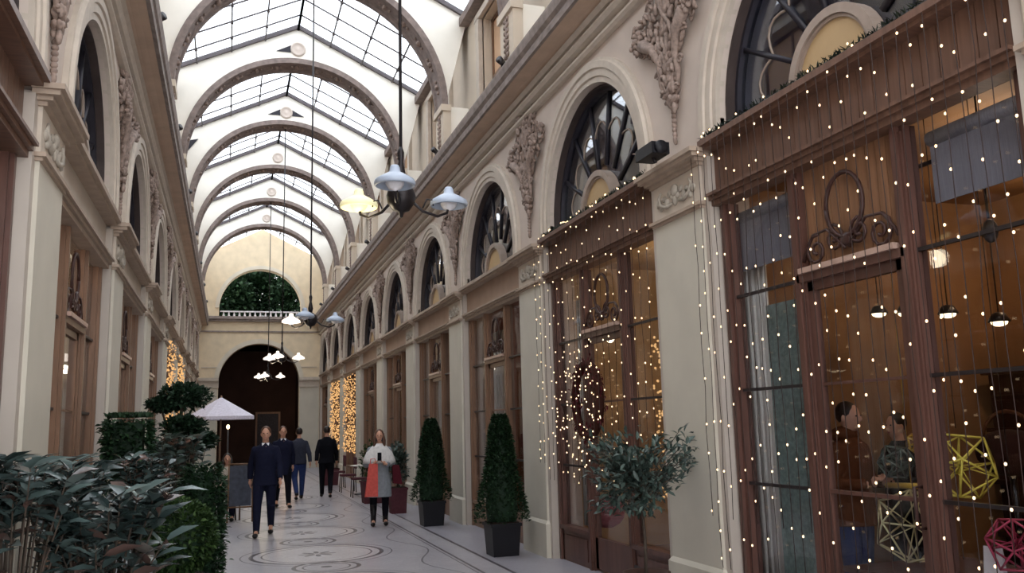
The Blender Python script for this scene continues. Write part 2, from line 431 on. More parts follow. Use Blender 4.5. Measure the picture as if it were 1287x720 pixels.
# ------------------------------------------------------------------ roof: arched ribs with gables, glazed panels
HW = R + .3 - XC; ZR = 10.86; SL = .485; RA = 2.42; ZA = 7.65
def gz(x): return ZR - SL * abs(x - XC)
def rib_parts(root, y, k):
    th = .24
    def face(y0, y1, ra, name, m, off=0.0, zoff=0):
        mb = MB(); N = 32; vs = []
        for yy in (y0, y1):
            for i in range(N + 1):
                a = PI * i / N
                vs.append((XC + ra * math.cos(a), yy, ZA + ra * math.sin(a)))
            for i in range(N + 1):
                a = PI * i / N
                x = XC + (HW - .02) * math.cos(a); x2 = max(XC - HW + .02, min(XC + HW - .02, XC + (ra + .1) * math.cos(a) * 1.25))
                vs.append((x2, yy, gz(x2)))
        W = 2 * (N + 1); q = N + 1
        fs = []
        for i in range(N):
            fs.append((i, i + 1, q + i + 1, q + i)); fs.append((W + i, W + q + i, W + q + i + 1, W + i + 1))
            fs.append((i, W + i, W + i + 1, i + 1)); fs.append((q + i, q + i + 1, W + q + i + 1, W + q + i))
        mb.add(vs, fs)
        for s in (-1, 1):
            mb.box(XC + s * ra, XC + s * (HW - .02), y0, y1, 6.67, ZA + .01)
            xa, xb = XC + s * ra, XC + s * (HW - .02)
            # web between arch haunch and gable end
        return mb
    m1 = face(y - th, y + th, RA, 'x', None)
    w = m1.build('diaphragm_wall', M['rib_face'], root)
    # soffit lining, projecting below the plaster, with a row of rosettes
    s = MB(); N = 40; prof = [(RA + .05, -.31), (RA - .07, -.31), (RA - .07, -.23), (RA - .035, -.21), (RA - .035, .21), (RA - .07, .23), (RA - .07, .31), (RA + .05, .31)]
    vs = []; m = len(prof)
    seq = [('a', PI * i / N) for i in range(N + 1)]
    for kind, v in seq:
        for (r, dy) in prof:
            if kind == 's': vs.append((XC + v * r, y + dy, 6.67))
            else: vs.append((XC + r * math.cos(v), y + dy, ZA + r * math.sin(v)))
    fs = []
    for j in range(len(seq) - 1):
        for i in range(m): fs.append((j * m + i, j * m + (i + 1) % m, (j + 1) * m + (i + 1) % m, (j + 1) * m + i))
    fs += [tuple(range(m)), tuple((len(seq) - 1) * m + i for i in range(m))]
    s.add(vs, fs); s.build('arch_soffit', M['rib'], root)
    if k < 6:
        for i in range(1, 16):
            r = MB(); a = PI * i / 16; c = (XC + (RA - .05) * math.cos(a), y, ZA + (RA - .05) * math.sin(a))
            r.ell(c, (.05, .09, .05), 8, 5)
            for (p, q2) in ((.075, 0), (-.075, 0)):
                aa = a + p / RA * 1.5; r.ell((XC + (RA - .045) * math.cos(aa), y, ZA + (RA - .045) * math.sin(aa)), (.03, .05, .03), 6, 4)
            r.build('rosette', M['relief'], root)
    for sg in (-1, 1):
        p = MB(); p.box(XC + sg * (RA - .05), XC + sg * (RA + .1), y - .3, y + .3, 6.67, ZA - .06); p.box(XC + sg * (RA - .09), XC + sg * (RA + .1), y - .33, y + .33, ZA - .1, ZA + .02); p.box(XC + sg * (RA - .09), XC + sg * (RA + .1), y - .33, y + .33, 6.67, 6.78)
        pr_ = p.build('pier', M['attic'], root)
        p = MB()
        for i in range(7):
            for j in (-1, 1): p.ell((XC + sg * (RA - .06), y + j * .07, 6.95 + i * .09), (.02, .05, .035), 6, 4, Matrix.Rotation(j * .6, 3, 'X'))
        p.tube([(XC + sg * (RA - .055), y, 6.88), (XC + sg * (RA - .055), y, 7.55)], .02, 5)
        p.build('leaf_ornament', M['relief'], pr_)
    # gable rafters
    g = MB()
    for sg in (-1, 1):
        x0, x1 = XC, XC + sg * HW
        g.hexa([(x0, y - .3, ZR), (x1, y - .3, gz(x1)), (x1, y + .3, gz(x1)), (x0, y + .3, ZR), (x0, y - .3, ZR + .1), (x1, y - .3, gz(x1) + .1), (x1, y + .3, gz(x1) + .1), (x0, y + .3, ZR + .1)])
    g.build('gable_rafter', M['roofbar'], root)
for k in range(-1, 8):
    y = YR + B * k
    root = thing('roof_arch', 'semicircular plaster arch carrying the glass roof, %s from the camera' % ORD[k + 1], 'arch', (XC, y, 6.67))
    rib_parts(root, y, k)
    if k in (3, 4):
        for sg in ((-1,) if k == 3 else (-1, 1)):
            v = MB()
            x = XC + sg * .32
            a = [(x - .16, 10.25), (x + .16, 10.25), (x - sg * .16, 10.42)]
            v.add([(p[0], y - .26, p[1] + .02) for p in a] + [(p[0], y - .2, p[1] + .02) for p in a], [(0, 1, 2), (3, 5, 4), (0, 3, 4, 1), (1, 4, 5, 2), (2, 5, 3, 0)])
            v.build('vent_opening', M['bar'], root)
        if k == 4:
            v = MB(); a = [(-1.42, 8.72), (-.92, 9.42), (-1.42, 9.30)]
            v.add([(p[0], y - .26, p[1]) for p in a] + [(p[0], y - .2, p[1]) for p in a], [(0, 1, 2), (3, 5, 4), (0, 3, 4, 1), (1, 4, 5, 2), (2, 5, 3, 0)])
            v.build('vent_opening', M['bar'], root)
    rn = MB(); rn.lathe([(.0, 0), (.17, 0), (.17, .03), (.14, .05), (.12, .03), (.05, .04), (0, .05)], n=20)
    rn.v = [(XC + a, y - .24 - c, 10.36 + b_) for a, b_, c in rn.v]
    rn.build('round_boss', M['plaster'], root)

def skylight(y0, y1, idx):
    ym = (y0 + y1) / 2
    root = thing('skylight', '%s pitched glass roof panel with iron glazing bars, counted from the camera' % ORD[idx], 'skylight', (XC, ym, 9.5))
    for sg in (-1, 1):
        p = MB(); x0, x1 = XC, XC + sg * (HW + .1)
        p.hexa([(x0, y0, ZR + .05), (x1, y0, gz(x1) + .05), (x1, y1, gz(x1) + .05), (x0, y1, ZR + .05), (x0, y0, ZR + .06), (x1, y0, gz(x1) + .06), (x1, y1, gz(x1) + .06), (x0, y1, ZR + .06)])
        p.build('glass_pane', M['roofglass'], root)
    b = MB(); NB = 5
    for i in range(NB + 1):
        y = y0 + (y1 - y0) * i / NB
        for sg in (-1, 1):
            b.tube([(XC, y, ZR + .01), (XC + sg * HW, y, gz(XC + HW) + .01)], .019, 4)
    b.build('rafter_bars', M['roofbar'], root)
    b = MB()
    for j in range(0, 5):
        for sg in (-1, 1):
            x = XC + sg * HW * j / 4
            b.tube([(x, y0, gz(x) - .01), (x, y1, gz(x) - .01)], .021 if j else .035, 4)
            if j and j < 4:
                for i in range(1, NB): b.ell((x, y0 + (y1 - y0) * i / NB, gz(x) - .02), .035, 6, 4)
    b.build('purlin_bars', M['roofbar'], root)
ys = [Y0] + [YR + B * k for k in range(-1, 8)] + [END]
for i in range(len(ys) - 1): skylight(ys[i] + (.2 if i else 0), ys[i + 1] - .2, i)

# ------------------------------------------------------------------ end wall
mb = MB(); ra, zs = 1.75, 3.84; N = 32; x0, x1 = -L - .6, R + .6; yf, yb_ = END, END + .5
xe = XC - .02
def arc_wall(mb, ra, zs, xa, xb, zt, zb):
    mb.box(x0, xa, yf, yb_, zb, zt); mb.box(xb, x1, yf, yb_, zb, zt)
    for i in range(N):
        t0, t1 = PI - PI * i / N, PI - PI * (i + 1) / N
        a = (xe + ra * math.cos(t0), zs + ra * math.sin(t0)); b = (xe + ra * math.cos(t1), zs + ra * math.sin(t1))
        mb.hexa([(a[0], yf, a[1]), (b[0], yf, b[1]), (b[0], yb_, b[1]), (a[0], yb_, a[1]), (a[0], yf, zt), (b[0], yf, zt), (b[0], yb_, zt), (a[0], yb_, zt)])
arc_wall(mb, ra, zs, xe - ra, xe + ra, 6.7, 0)
arc_wall(mb, 1.8, 7.2, xe - 1.8, xe + 1.8, 9.42, 6.7)
mb.hexa([(x0 + .3, yf, 9.42), (x1 - .3, yf, 9.42), (x1 - .3, yb_, 9.42), (x0 + .3, yb_, 9.42), (XC - .01, yf, ZR + .02), (XC + .01, yf, ZR + .02), (XC + .01, yb_, ZR + .02), (XC - .01, yb_, ZR + .02)])
we = mb.build('wall_end', M['end'], kind='structure')
tr = MB()
for (rr, z_, r2, r3) in ((ra, zs, .0, .2), (1.8, 7.2, 0, .16)):
    for i in range(N):
        t0, t1 = PI - PI * i / N, PI - PI * (i + 1) / N
        q = []
        for yy in (yf - .06, yf + .1):
            q.append([(xe + (rr + d) * math.cos(t_), yy, z_ + (rr + d) * math.sin(t_)) for (d, t_) in ((r2, t0), (r2, t1), (r3, t1), (r3, t0))])
        tr.hexa(q[0] + q[1])
tr.build('archivolt', M['endpale'], we)
tr = MB()
tr.box(-L, R, yf - .22, yf, 6.68, 6.8); tr.box(-L, R, yf - .14, yf, 6.58, 6.68); tr.box(-L, R, yf - .05, yf, 6.1, 6.16)
tr.build('ledge', M['lip'], we)
tr = MB()
for sg in (-1, 1):
    xa = xe + sg * (ra + .02); xb = XC + sg * (R - XC)
    tr.box(xa, xb, yf - .08, yf + .02, 0, 3.62)
    tr.box(xa, xb, yf - .12, yf + .02, 0, .5)
tr.build('flat_pilaster', M['stone'], we)
tr = MB()
for sg in (-1, 1):
    xa = xe + sg * (ra - .02); xb = XC + sg * (R - XC)
    tr.box(xa, xb, yf - .14, yf + .1, 3.62, 3.70); tr.box(xa, xb, yf - .09, yf + .1, 3.7, 3.92); tr.box(xa, xb, yf - .2, yf + .1, 3.92, 4.06)
    # sunk panel outline and corner scroll in the spandrel
    tr.box(xa + sg * .05, xb - sg * .1, yf - .03, yf, 4.5, 4.54)
tr.build('impost', M['mould'], we)
# passage beyond the arch
mb = MB(); Xa, Xb = XC - 2.2, XC + 2.2
mb.box(Xa - .2, Xa, END + .5, END + 9, 0, 6); mb.box(Xb, Xb + .2, END + .5, END + 9, 0, 6); mb.box(Xa, Xb, END + .5, END + 9, 6, 6.2); mb.box(Xa, Xb, END + 8.8, END + 9, 0, 6)
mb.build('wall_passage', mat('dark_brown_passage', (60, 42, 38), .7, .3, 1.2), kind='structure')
pd = thing('passage_doorway', 'dim brown-framed doorway deep inside the dark end passage', 'doorway', (XC + .6, END + 8.7, 0))
q = MB(); q.box(XC + .1, XC + .2, END + 8.6, END + 8.8, 0, 2.6); q.box(XC + 1.3, XC + 1.4, END + 8.6, END + 8.8, 0, 2.6); q.box(XC + .1, XC + 1.4, END + 8.6, END + 8.8, 2.6, 2.7); q.build('door_frame', M['wood2'], pd)
q = MB(); q.box(XC + .2, XC + 1.3, END + 8.68, END + 8.76, 0, 2.6); q.build('door_leaf', M['slate'], pd)
# courtyard trees seen through the end lunette
def leafcloud(mb, c, r, n, ll, lw, shell=.75, up=.2, rnd=None, fold=.15, squash=None):
    rnd = rnd or random
    c = Vector(c); r = Vector(r if isinstance(r, (tuple, list)) else (r, r, r))
    for _ in range(n):
        while True:
            v = Vector((rnd.uniform(-1, 1), rnd.uniform(-1, 1), rnd.uniform(-1, 1)))
            if 0.05 < v.length <= 1: break
        v = v.normalized() * (shell + (1 - shell) * rnd.random())
        p = c + Vector((v.x * r.x, v.y * r.y, v.z * r.z))
        d = (v.normalized() * .8 + Vector((rnd.gauss(0, .5), rnd.gauss(0, .5), rnd.gauss(0, .4) + up))).normalized()
        leaf(mb, p, d, ll * rnd.uniform(.7, 1.2), lw * rnd.uniform(.8, 1.15), rnd, fold)
def leaf(mb, p, d, ll, lw, rnd, fold=.15):
    side = d.cross(Vector((rnd.gauss(0, .4), rnd.gauss(0, .4), 1))).normalized() if abs(d.z) < .98 else Vector((1, 0, 0))
    nrm = side.cross(d).normalized()
    vs = [p]
    prof = ((.25, .8, .02), (.6, .9, .0), (1, 0, -.12))
    for t_, w_, dz in prof[:2]:
        q = p + d * ll * t_ + nrm * (dz * ll)
        vs += [q + side * lw * .5 * w_ + nrm * fold * lw, q, q - side * lw * .5 * w_ + nrm * fold * lw]
    vs.append(p + d * ll - nrm * ll * .14)
    mb.add(vs, [(0, 1, 2), (0, 2, 3), (1, 4, 5, 2), (2, 5, 6, 3), (4, 7, 5), (5, 7, 6)], True)
for i, (x, y, z, r_) in enumerate(((XC - 1.75, END + 2.6, 7.9, 1.5), (XC - .1, END + 3.7, 8.4, 1.7), (XC + 1.8, END + 2.6, 7.9, 1.5))):
    tr_ = thing('courtyard_tree', ['leafy tree behind the left part of the high end opening', 'tallest leafy tree in the middle of the high end opening', 'leafy tree behind the right part of the high end opening'][i], 'tree', (x, y, 6.2))
    m_ = MB(); leafcloud(m_, (x, y, z), (r_, .45, r_ * 1.0), 3000, .28, .17, .3, .2, random.Random(i)); m_.build('foliage', M['leafyard'], tr_)
    m_ = MB(); m_.tube([(x, y, 6.2), (x + .05, y, 7), (x, y, z)], [.1, .08, .05], 8); m_.build('trunk', M['bark'], tr_)
q = MB(); q.box(XC - 3.4, XC + 3.4, END + .5, END + 8.8, 6.0, 6.2); q.build('ceiling_terrace', M['endpale'], kind='structure')
bal = thing('balustrade', 'white low balustrade under the high arched end opening', 'balustrade', (XC, END + .3, 6.8))
q = MB(); q.box(xe - 1.75, xe + 1.75, END + .22, END + .36, 7.05, 7.1); q.box(xe - 1.75, xe + 1.75, END + .22, END + .36, 6.72, 6.8); q.build('rail', M['white'], bal)
for i in range(15):
    q = MB(); q.lathe([(.03, 6.8), (.055, 6.87), (.03, 6.97), (.03, 7.05)], (xe - 1.6 + i * 3.2 / 14, END + .29, 0), 8); q.build('baluster', M['white'], bal)

# ------------------------------------------------------------------ pilasters
def pilaster(S, k, label):
    y = S.yp(k); a, b = y - PW / 2, y + PW / 2
    root = thing('pilaster', label, 'pilaster', S.P(.05, y, 0))
    m = MB(); S.box(m, 0, .038, a, b, .44, 3.58); m.build('shaft', M['stone'], root)
    m = MB(); S.box(m, .03, .3, a - .10, a - .002, 0, 4.0); S.box(m, .03, .3, b + .002, b + .10, 0, 4.0)
    m.build('side_strip', M['stone_side'], root)
    m = MB(); S.box(m, -.03, .038, a - .03, b + .03, 0, .42)
    P = S.P; m.hexa([P(-.03, a - .03, .42), P(-.03, b + .03, .42), P(.038, b + .03, .42), P(.038, a - .03, .42), P(.0, a, .46), P(.0, b, .46), P(.038, b, .46), P(.038, a, .46)])
    m.build('plinth', M['stone'], root)
    m = MB(); S.box(m, -.045, .038, a - .045, b + .045, 3.575, 3.605); S.box(m, -.02, .038, a - .02, b + .02, 3.55, 3.575); m.build('astragal', M['abacus'], root)
    m = MB(); S.box(m, 0, .038, a, b, 3.6, 3.96); m.build('capital_block', M['mould'], root)
    m = MB(); rn = random.Random(3)
    for s in (-1, 1):
        for q in range(6):
            r0 = .05 + q * .055; m.ell(S.P(-.005, y + s * r0, 3.80 - .012 * q + (.03 if q % 2 else -.03)), (.02, .045, .026 + .008 * (q % 3)), 7, 5, Matrix.Rotation(s * (.6 - .3 * q), 3, 'X'))
        m.tube([S.P(0, y + s * .06, 3.72), S.P(-.015, y + s * .16, 3.70), S.P(-.015, y + s * .27, 3.74), S.P(-.01, y + s * .31, 3.82), S.P(-.01, y + s * .27, 3.87)], [.014, .02, .02, .016, .012], 6)
    m.ell(S.P(-.01, y, 3.83), (.03, .06, .06), 10, 6); m.ell(S.P(-.01, y, 3.73), (.02, .04, .05), 8, 5)
    m.build('leaf_ornament', M['relief_pale'], root)
    m = MB()
    for i, (p, z0, z1) in enumerate(((.03, 3.94, 3.97), (.07, 3.97, 4.0), (.12, 4.0, 4.035), (.15, 4.035, 4.075), (.10, 4.075, 4.09))):
        S.box(m, -p, .055, a - p * .8, b + p * .8, z0, z1)
    m.build('abacus', M['abacus'], root)
rl = ['wide pale pilaster at the right edge of the view before the lit shopfront', 'broad pale pilaster on the right behind the small olive tree, black speaker on its ledge',
      'right pale pilaster directly behind the nearer cone topiary', 'right pale pilaster just beyond the farther cone topiary', 'right pale pilaster immediately to the right of the woman with the coral bag',
      'narrow right pilaster just left of the standing woman in the cape', 'right pilaster before the gold lit shopfronts', 'right pilaster between the two gold lit shopfronts', 'farthest pale pilaster on the right wall, next to the end wall']
for k in range(-1, 8): pilaster(RS, k, rl[k + 1])
ll_ = ['pilaster outside the left edge of view', 'nearest tall pilaster at the left edge above the laurel bushes', 'left wall pilaster behind the laurel bushes, second in view', 'left pilaster behind the square clipped hedge, third in view', 'left pilaster just left of the flat-topped tree, fourth in view']
for k in range(0, 8): pilaster(LS, k, ll_[k + 1] if k < 4 else 'left wall pilaster far down the gallery, %s from the camera' % ORD[k])

# ------------------------------------------------------------------ spandrel reliefs: caduceus, cornucopias, foliage
def relief_proto(S, k, label, detail):
    y = S.yp(k); rn = random.Random(11)
    root = thing('spandrel_relief', label, 'relief', S.P(.06, y, 4.3), local=True)
    sx = S.sg
    def P(d, u, z): return (sx * d - 0, u, z)           # local, relative to root
    m = MB()
    m.tube([P(-.05, 0, .35), P(-.06, 0, 1.0), P(-.05, 0, 1.62)], [.02, .025, .03], 6)
    for s in (-1, 1):
        pts = [P(-.06 - .02 * math.cos(q * .9), s * .10 * math.sin(q * .9), .45 + q * .12) for q in range(10)]
        m.tube(pts, [.012 + .002 * q for q in range(10)], 5)
    m.ell(P(-.06, 0, 1.66), (.04, .05, .06), 8, 6)
    m.build('caduceus', M['relief'], root)
    def hw(z):      # half width of the carving at height z
        return .10 + .10 * max(0, z - .35) + (.50 * min(1, max(0, (z - .85) / .35)) if z > .85 else 0)
    for s in (-1, 1):
        h = MB(); pts = [P(-.03, s * .06, .42), P(-.05, s * .17, .62), P(-.07, s * .15, .84), P(-.09, s * .24, 1.02), P(-.10, s * .42, 1.14)]
        h.tube(pts, [.015, .025, .035, .05, .07], 8)
        for q in range(16):
            aa = q * 2.4; rr_ = .022 * q ** .6
            h.ell(P(-.12 - .02 * rn.random(), s * (.50 + rr_ * math.cos(aa)), 1.20 + rr_ * math.sin(aa)), .03, 6, 4)
        h.build('cornucopia', M['relief'], root)
    f = MB()
    for q in range(430):
        z = .3 + 1.5 * rn.random() ** .75; w = hw(z); u = rn.uniform(-1, 1) * w
        if abs(u) > .35 and z > 1.62 - .3 * abs(u): continue
        f.ell(P(-.02 - .06 * rn.random(), u, z), (.026, .018 + .014 * rn.random(), .04 + .03 * rn.random()), 6, 4, Matrix.Rotation(-(u / w) * rn.uniform(.2, 1.7) + rn.gauss(0, .4), 3, 'X'))
    for s in (-1, 1):
        for (cu, cz, r0) in ((.62, 1.36, .10), (.30, .98, .07), (.22, .74, .05), (.30, 1.5, .09), (.13, .5, .04), (.5, 1.08, .07)):
            pts = [P(-.06, s * (cu + r0 * (1 - i / 13) * math.cos(i * .75)), cz + r0 * (1 - i / 13) * math.sin(i * .75)) for i in range(12)]
            f.tube(pts, [.016 - .0008 * i for i in range(12)], 5)
    f.build('foliage_relief', M['relief'], root)
    d = MB()
    for q in range(6): d.ell(P(-.03, 0, .30 - q * .045), (.028, .035 - .003 * q, .028), 6, 5)
    d.ell(P(-.03, 0, .02), (.025, .02, .05), 6, 5)
    d.build('bell_drop', M['relief'], root)
    return root
for S in (RS, LS):
    pr = None
    for k in range(0, 8):
        if S is RS:
            lab = ['carved relief at the top right edge of the view above the near pilaster', 'largest clearly seen carved relief of cornucopias above the pilaster with the speaker'][k + 1] if k < 1 else 'carved stucco relief on the right wall between arches, %s from the camera' % ORD[k + 1]
        else: lab = 'carved stucco relief on the left wall between arches, %s from the camera' % ORD[k]
        if pr is None: pr = relief_proto(S, k, lab, True)
        else: dup(pr, S.P(.06, S.yp(k), 4.3), label=lab)

# ------------------------------------------------------------------ fanlight windows in the arches
def fan_proto(S, label):
    root = thing('fanlight_window', label, 'window', (0, 0, 0), local=True)
    sx = S.sg
    def P(d, u, z): return (sx * d, u, z)
    def arcbar(mb, r, d0, d1, w, a0=0, a1=PI, n=20, zc=0.0):
        for i in range(n):
            t0, t1 = a0 + (a1 - a0) * i / n, a0 + (a1 - a0) * (i + 1) / n
            q = []
            for d in (d0, d1):
                q += [P(d, (r + e) * math.cos(t_), zc + (r + e) * math.sin(t_)) for (e, t_) in ((-w, t0), (-w, t1), (w, t1), (w, t0))]
            mb.hexa(q[:4] + q[4:])
    zc = ZS - 4.1; FD = .23
    m = MB(); arcbar(m, RIN - .03, FD - .04, FD + .04, .04, n=28, zc=zc); m.box(sx * (FD - .04), sx * (FD + .04), -RIN, RIN, 0, .06)
    for s in (-1, 1): m.box(sx * (FD - .04), sx * (FD + .04), s * RIN, s * (RIN - .07), 0, zc)
    m.build('outer_frame', M['bar'], root)
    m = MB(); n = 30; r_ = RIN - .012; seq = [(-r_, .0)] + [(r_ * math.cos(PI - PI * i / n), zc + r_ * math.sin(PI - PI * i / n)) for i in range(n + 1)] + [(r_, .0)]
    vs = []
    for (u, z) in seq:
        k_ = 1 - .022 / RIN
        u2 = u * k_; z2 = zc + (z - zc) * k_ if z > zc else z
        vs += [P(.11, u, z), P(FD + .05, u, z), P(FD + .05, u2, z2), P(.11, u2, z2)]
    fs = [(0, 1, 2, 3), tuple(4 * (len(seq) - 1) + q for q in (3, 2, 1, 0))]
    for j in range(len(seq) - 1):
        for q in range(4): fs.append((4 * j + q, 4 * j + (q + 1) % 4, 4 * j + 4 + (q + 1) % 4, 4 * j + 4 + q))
    m.add(vs, fs); m.build('jamb_shade_lining', M['lining'], root)  # added strip over the plaster jamb, coloured dark as its shade
    m = MB()
    for i in range(1, 7):
        a = PI * i / 7
        m.tube([P(FD, .5 * math.cos(a), .1 + .5 * math.sin(a)), P(FD, (RIN - .03) * math.cos(a), zc + (RIN - .03) * math.sin(a))], .03, 4)
    m.build('radial_bars', M['bar'], root)
    m = MB()
    for i in range(7):
        a0, a1 = PI * i / 7, PI * (i + 1) / 7; pts = []
        for q in range(7):
            a = a0 + (a1 - a0) * q / 6; r = .86 + .16 * math.sin(PI * q / 6)
            pts.append(P(FD, r * math.cos(a), .14 + r * math.sin(a)))
        m.tube(pts, .011, 4)
    m.build('cusped_tracery', M['lunring'], root)
    m = MB(); vs = []
    for d in (FD + .005, FD + .013):
        vs.append(P(d, 0, .02))
        for i in range(25):
            a = PI * i / 24; vs.append(P(d, (RIN - .02) * math.cos(a), max(.02, zc + (RIN - .02) * math.sin(a))))
    fs = [(0, i, i + 1) for i in range(1, 25)] + [(26, 27 + i, 26 + i) for i in range(1, 25)]
    fs += [(i, 26 + i, 27 + i, i + 1) for i in range(1, 25)] + [(0, 26, 27, 1), (25, 51, 26, 0)]
    m.add(vs, fs); m.build('glass_pane', M['fanglass'], root)
    m = MB(); vs = []
    for d in (FD - .07, FD - .03):
        vs += [P(d, .42 * math.cos(PI * i / 20), .05 + .46 * math.sin(PI * i / 20)) for i in range(21)]
    fs = [tuple(range(21)), tuple(41 - i for i in range(21))] + [(i, i + 1, 22 + i, 21 + i) for i in range(20)] + [(0, 21, 41, 20)]
    m.add(vs, fs); m.build('lunette_panel', M['lunette'], root)
    m = MB(); arcbar(m, .45, FD - .11, FD, .035, n=20, zc=.05); arcbar(m, .40, FD - .09, FD - .04, .012, n=20, zc=.05); m.build('lunette_ring', M['lunring'], root)
    return root
fr = ['fanlight window at the top right above the fascia hung with lights', 'tall fanlight left of the black speaker, reflecting the glass roof', 'right wall fanlight above the shop with the nearer cone topiary', 'right wall fanlight above the farther cone topiary']
for S in (RS, LS):
    pr = None
    for n in range(0, 9):
        if S is RS: lab = fr[n] if n < 4 else 'right wall fanlight window, %s from the camera' % ORD[n]
        else: lab = 'left wall fanlight window in shadowed arch, %s from the camera' % ORD[n]
        if pr is None: pr = fan_proto(S, lab); pr.location = (S.X(0), S.yc(n), 4.1)
        else: dup(pr, (S.X(0), S.yc(n), 4.1), label=lab)

# ------------------------------------------------------------------ rooms behind the walls
for S in (RS, LS):
    for n in range(0, 9):
        yc = S.yc(n); a, b = yc - B / 2 + .04, yc + B / 2 - .04
        dep = 3.6 if n < 3 else 2.4
        mb = MB()
        S.box(mb, dep, dep + .1, a, b, 0, 3.95)
        S.box(mb, .5, dep, a - .03, a + .03, 0, 3.95); S.box(mb, .5, dep, b - .03, b + .03, 0, 3.95)
        S.box(mb, .3, dep, a, b, 3.86, 4.02)
        mb.build('wall_shop_%s_%d' % (S.name, n + 1), M['roombk'] if (n in (0, 3, 5)) else (M['roompale'] if n in (1, 4, 6) else M['roomred']), kind='structure')
        mb = MB()
        S.box(mb, 2.2, 2.3, a, b, 4.02, 6.1); S.box(mb, .5, 2.2, a - .03, a + .03, 4.02, 6.1); S.box(mb, .5, 2.2, b - .03, b + .03, 4.02, 6.1); S.box(mb, .5, 2.3, a, b, 6.1, 6.14)
        mb.build('wall_upper_room_%s_%d' % (S.name, n + 1), M['roomdk'], kind='structure')

# ------------------------------------------------------------------ shopfronts
def spiral(cy, cz, r0, r1, a0, turns, X, n=16):
    return [(X, cy + (r0 + (r1 - r0) * i / n) * math.cos(a0 + turns * 2 * PI * i / n), cz + (r0 + (r1 - r0) * i / n) * math.sin(a0 + turns * 2 * PI * i / n)) for i in range(n + 1)]
def shopfront(S, n, label, style):
    yc = S.yc(n); a, b = yc - B / 2 + PW / 2 + .10, yc + B / 2 - PW / 2 - .10
    root = thing('shopfront', label, 'shopfront', S.P(.2, yc, 0))
    wood = M['wood'] if style == 'dark' else M['wood2']
    fas = M['woodf'] if style == 'dark' else (M['fascia2'] if S is RS else M['fascia3'])
    F = .14
    m = MB()
    if style == 'dark':
        nb = 22
        for i in range(nb):
            u0 = a + (b - a) * i / nb; u1 = a + (b - a) * (i + 1) / nb
            S.box(m, .10, .2, u0 + .004, u1 - .004, 3.66, 4.06)
        S.box(m, .12, .22, a, b, 3.62, 4.08)
    else: S.box(m, .10, .22, a, b, 3.62, 4.08)
    m.build('fascia', fas, root)
    m = MB()
    S.box(m, -.02, .2, a, b, 4.04, 4.07); S.box(m, -.06, .34, a, b, 4.07, 4.12)
    S.box(m, .02, .2, a, b, 3.585, 3.62); S.box(m, -.01, .2, a, b, 3.62, 3.645); S.box(m, .05, .2, a, b, 3.54, 3.585)
    m.build('cornice_moulding', M['woodf'] if style == 'dark' else M['abacus'], root)
    base = .0 if (S is RS and n == 0) else .38
    posts = (a + .06, yc + .55, yc - .55, b - .06)
    for i, u in enumerate(posts):
        m = MB(); w = .06; S.box(m, F, F + .1, u - w, u + w, 0, 3.54); S.box(m, F - .03, F, u - w * .45, u + w * .45, 0, 3.54)
        if style == 'dark' and i in (1, 2): S.box(m, F - .015, F, u - w * .8, u + w * .8, .1, 3.5)
        m.build('post', wood, root)
    for i in (0, 2):
        m = MB()
        u0, u1 = (posts[0], posts[2]) if i == 0 else (posts[1], posts[3])
        S.box(m, F, F + .07, u0, u1, 0, max(base, .3)); S.box(m, F - .03, F + .1, u0, u1, max(base, .3), max(base, .3) + .05)
        S.box(m, F - .012, F, u0 + .12, u1 - .12, .07, max(base, .3) - .06)
        m.build('bottom_panel', wood, root)
    # transom with pale ledge, upper ornament panel in the centre section
    m = MB(); S.box(m, F - .03, F + .08, posts[2], posts[1], 2.69, 2.75); m.build('transom', wood, root)
    m = MB(); S.box(m, F - .06, F + .02, posts[2] + .06, posts[1] - .06, 2.75, 2.79); m.build('transom_ledge', M['woodpale'], root)
    for u0, u1 in ((posts[0], posts[2]), (posts[1], posts[3])):
        for z in ((2.72, 1.93, 1.17) if n < 3 else (2.72, 1.93)): m = MB(); S.box(m, F + .02, F + .05, u0 + .06, u1 - .06, z - .012, z + .012); m.build('glazing_bar', M['iron'], root)
    if style == 'dark' and n == 0:
        pm = MB(); nb = 10
        for i in range(nb):
            u0 = posts[2] + .06 + (1.1 - .12) * i / nb; S.box(pm, F + .05, F + .08, u0 + .003, u0 + (1.1 - .12) / nb - .003, 2.76, 3.54)
        pm.build('boarded_panel', M['panelwood'], root)
    X = S.X(F + .0)
    im = MB(); zc = 3.14
    im.tube([(X, yc + .19 * math.cos(2 * PI * i / 24), zc + .03 + .23 * math.sin(2 * PI * i / 24)) for i in range(25)], .017, 6)
    for s in (-1, 1):
        im.tube(spiral(yc + s * .13, 2.95, .10, .02, PI / 2, 1.6 * s, X), .013, 5)
        im.tube(spiral(yc + s * .33, 2.90, .12, .02, PI / 2 + .3, -1.6 * s, X), .013, 5)
        im.tube([(X, yc + s * .02, 2.86), (X, yc + s * .2, 3.03), (X, yc + s * .36, 3.02), (X, yc + s * .46, 2.9), (X, yc + s * .49, 2.84)], .012, 5)
    im.ell((X, yc, 2.92), (.02, .05, .05), 8, 6)
    im.build('iron_scroll', M['ironbrown'], root)
    # glass
    for u0, u1 in ((posts[0], posts[2]), (posts[1], posts[3])):
        m = MB(); S.box(m, F + .055, F + .063, u0 + .06, u1 - .06, max(base, .3), 3.54); m.build('glass_pane', M['glass'], root)
    # central door
    m = MB(); u0, u1 = posts[2] + .06, posts[1] - .06
    S.box(m, F + .02, F + .07, u0, u0 + .07, .03, 2.69); S.box(m, F + .02, F + .07, u1 - .07, u1, .03, 2.69); S.box(m, F + .02, F + .07, u0, u1, 2.62, 2.69); S.box(m, F + .02, F + .07, u0, u1, .03, max(base, .3)); S.box(m, F + .02, F + .07, u0 + .07, u1 - .07, 1.155, 1.18) if n < 3 else None
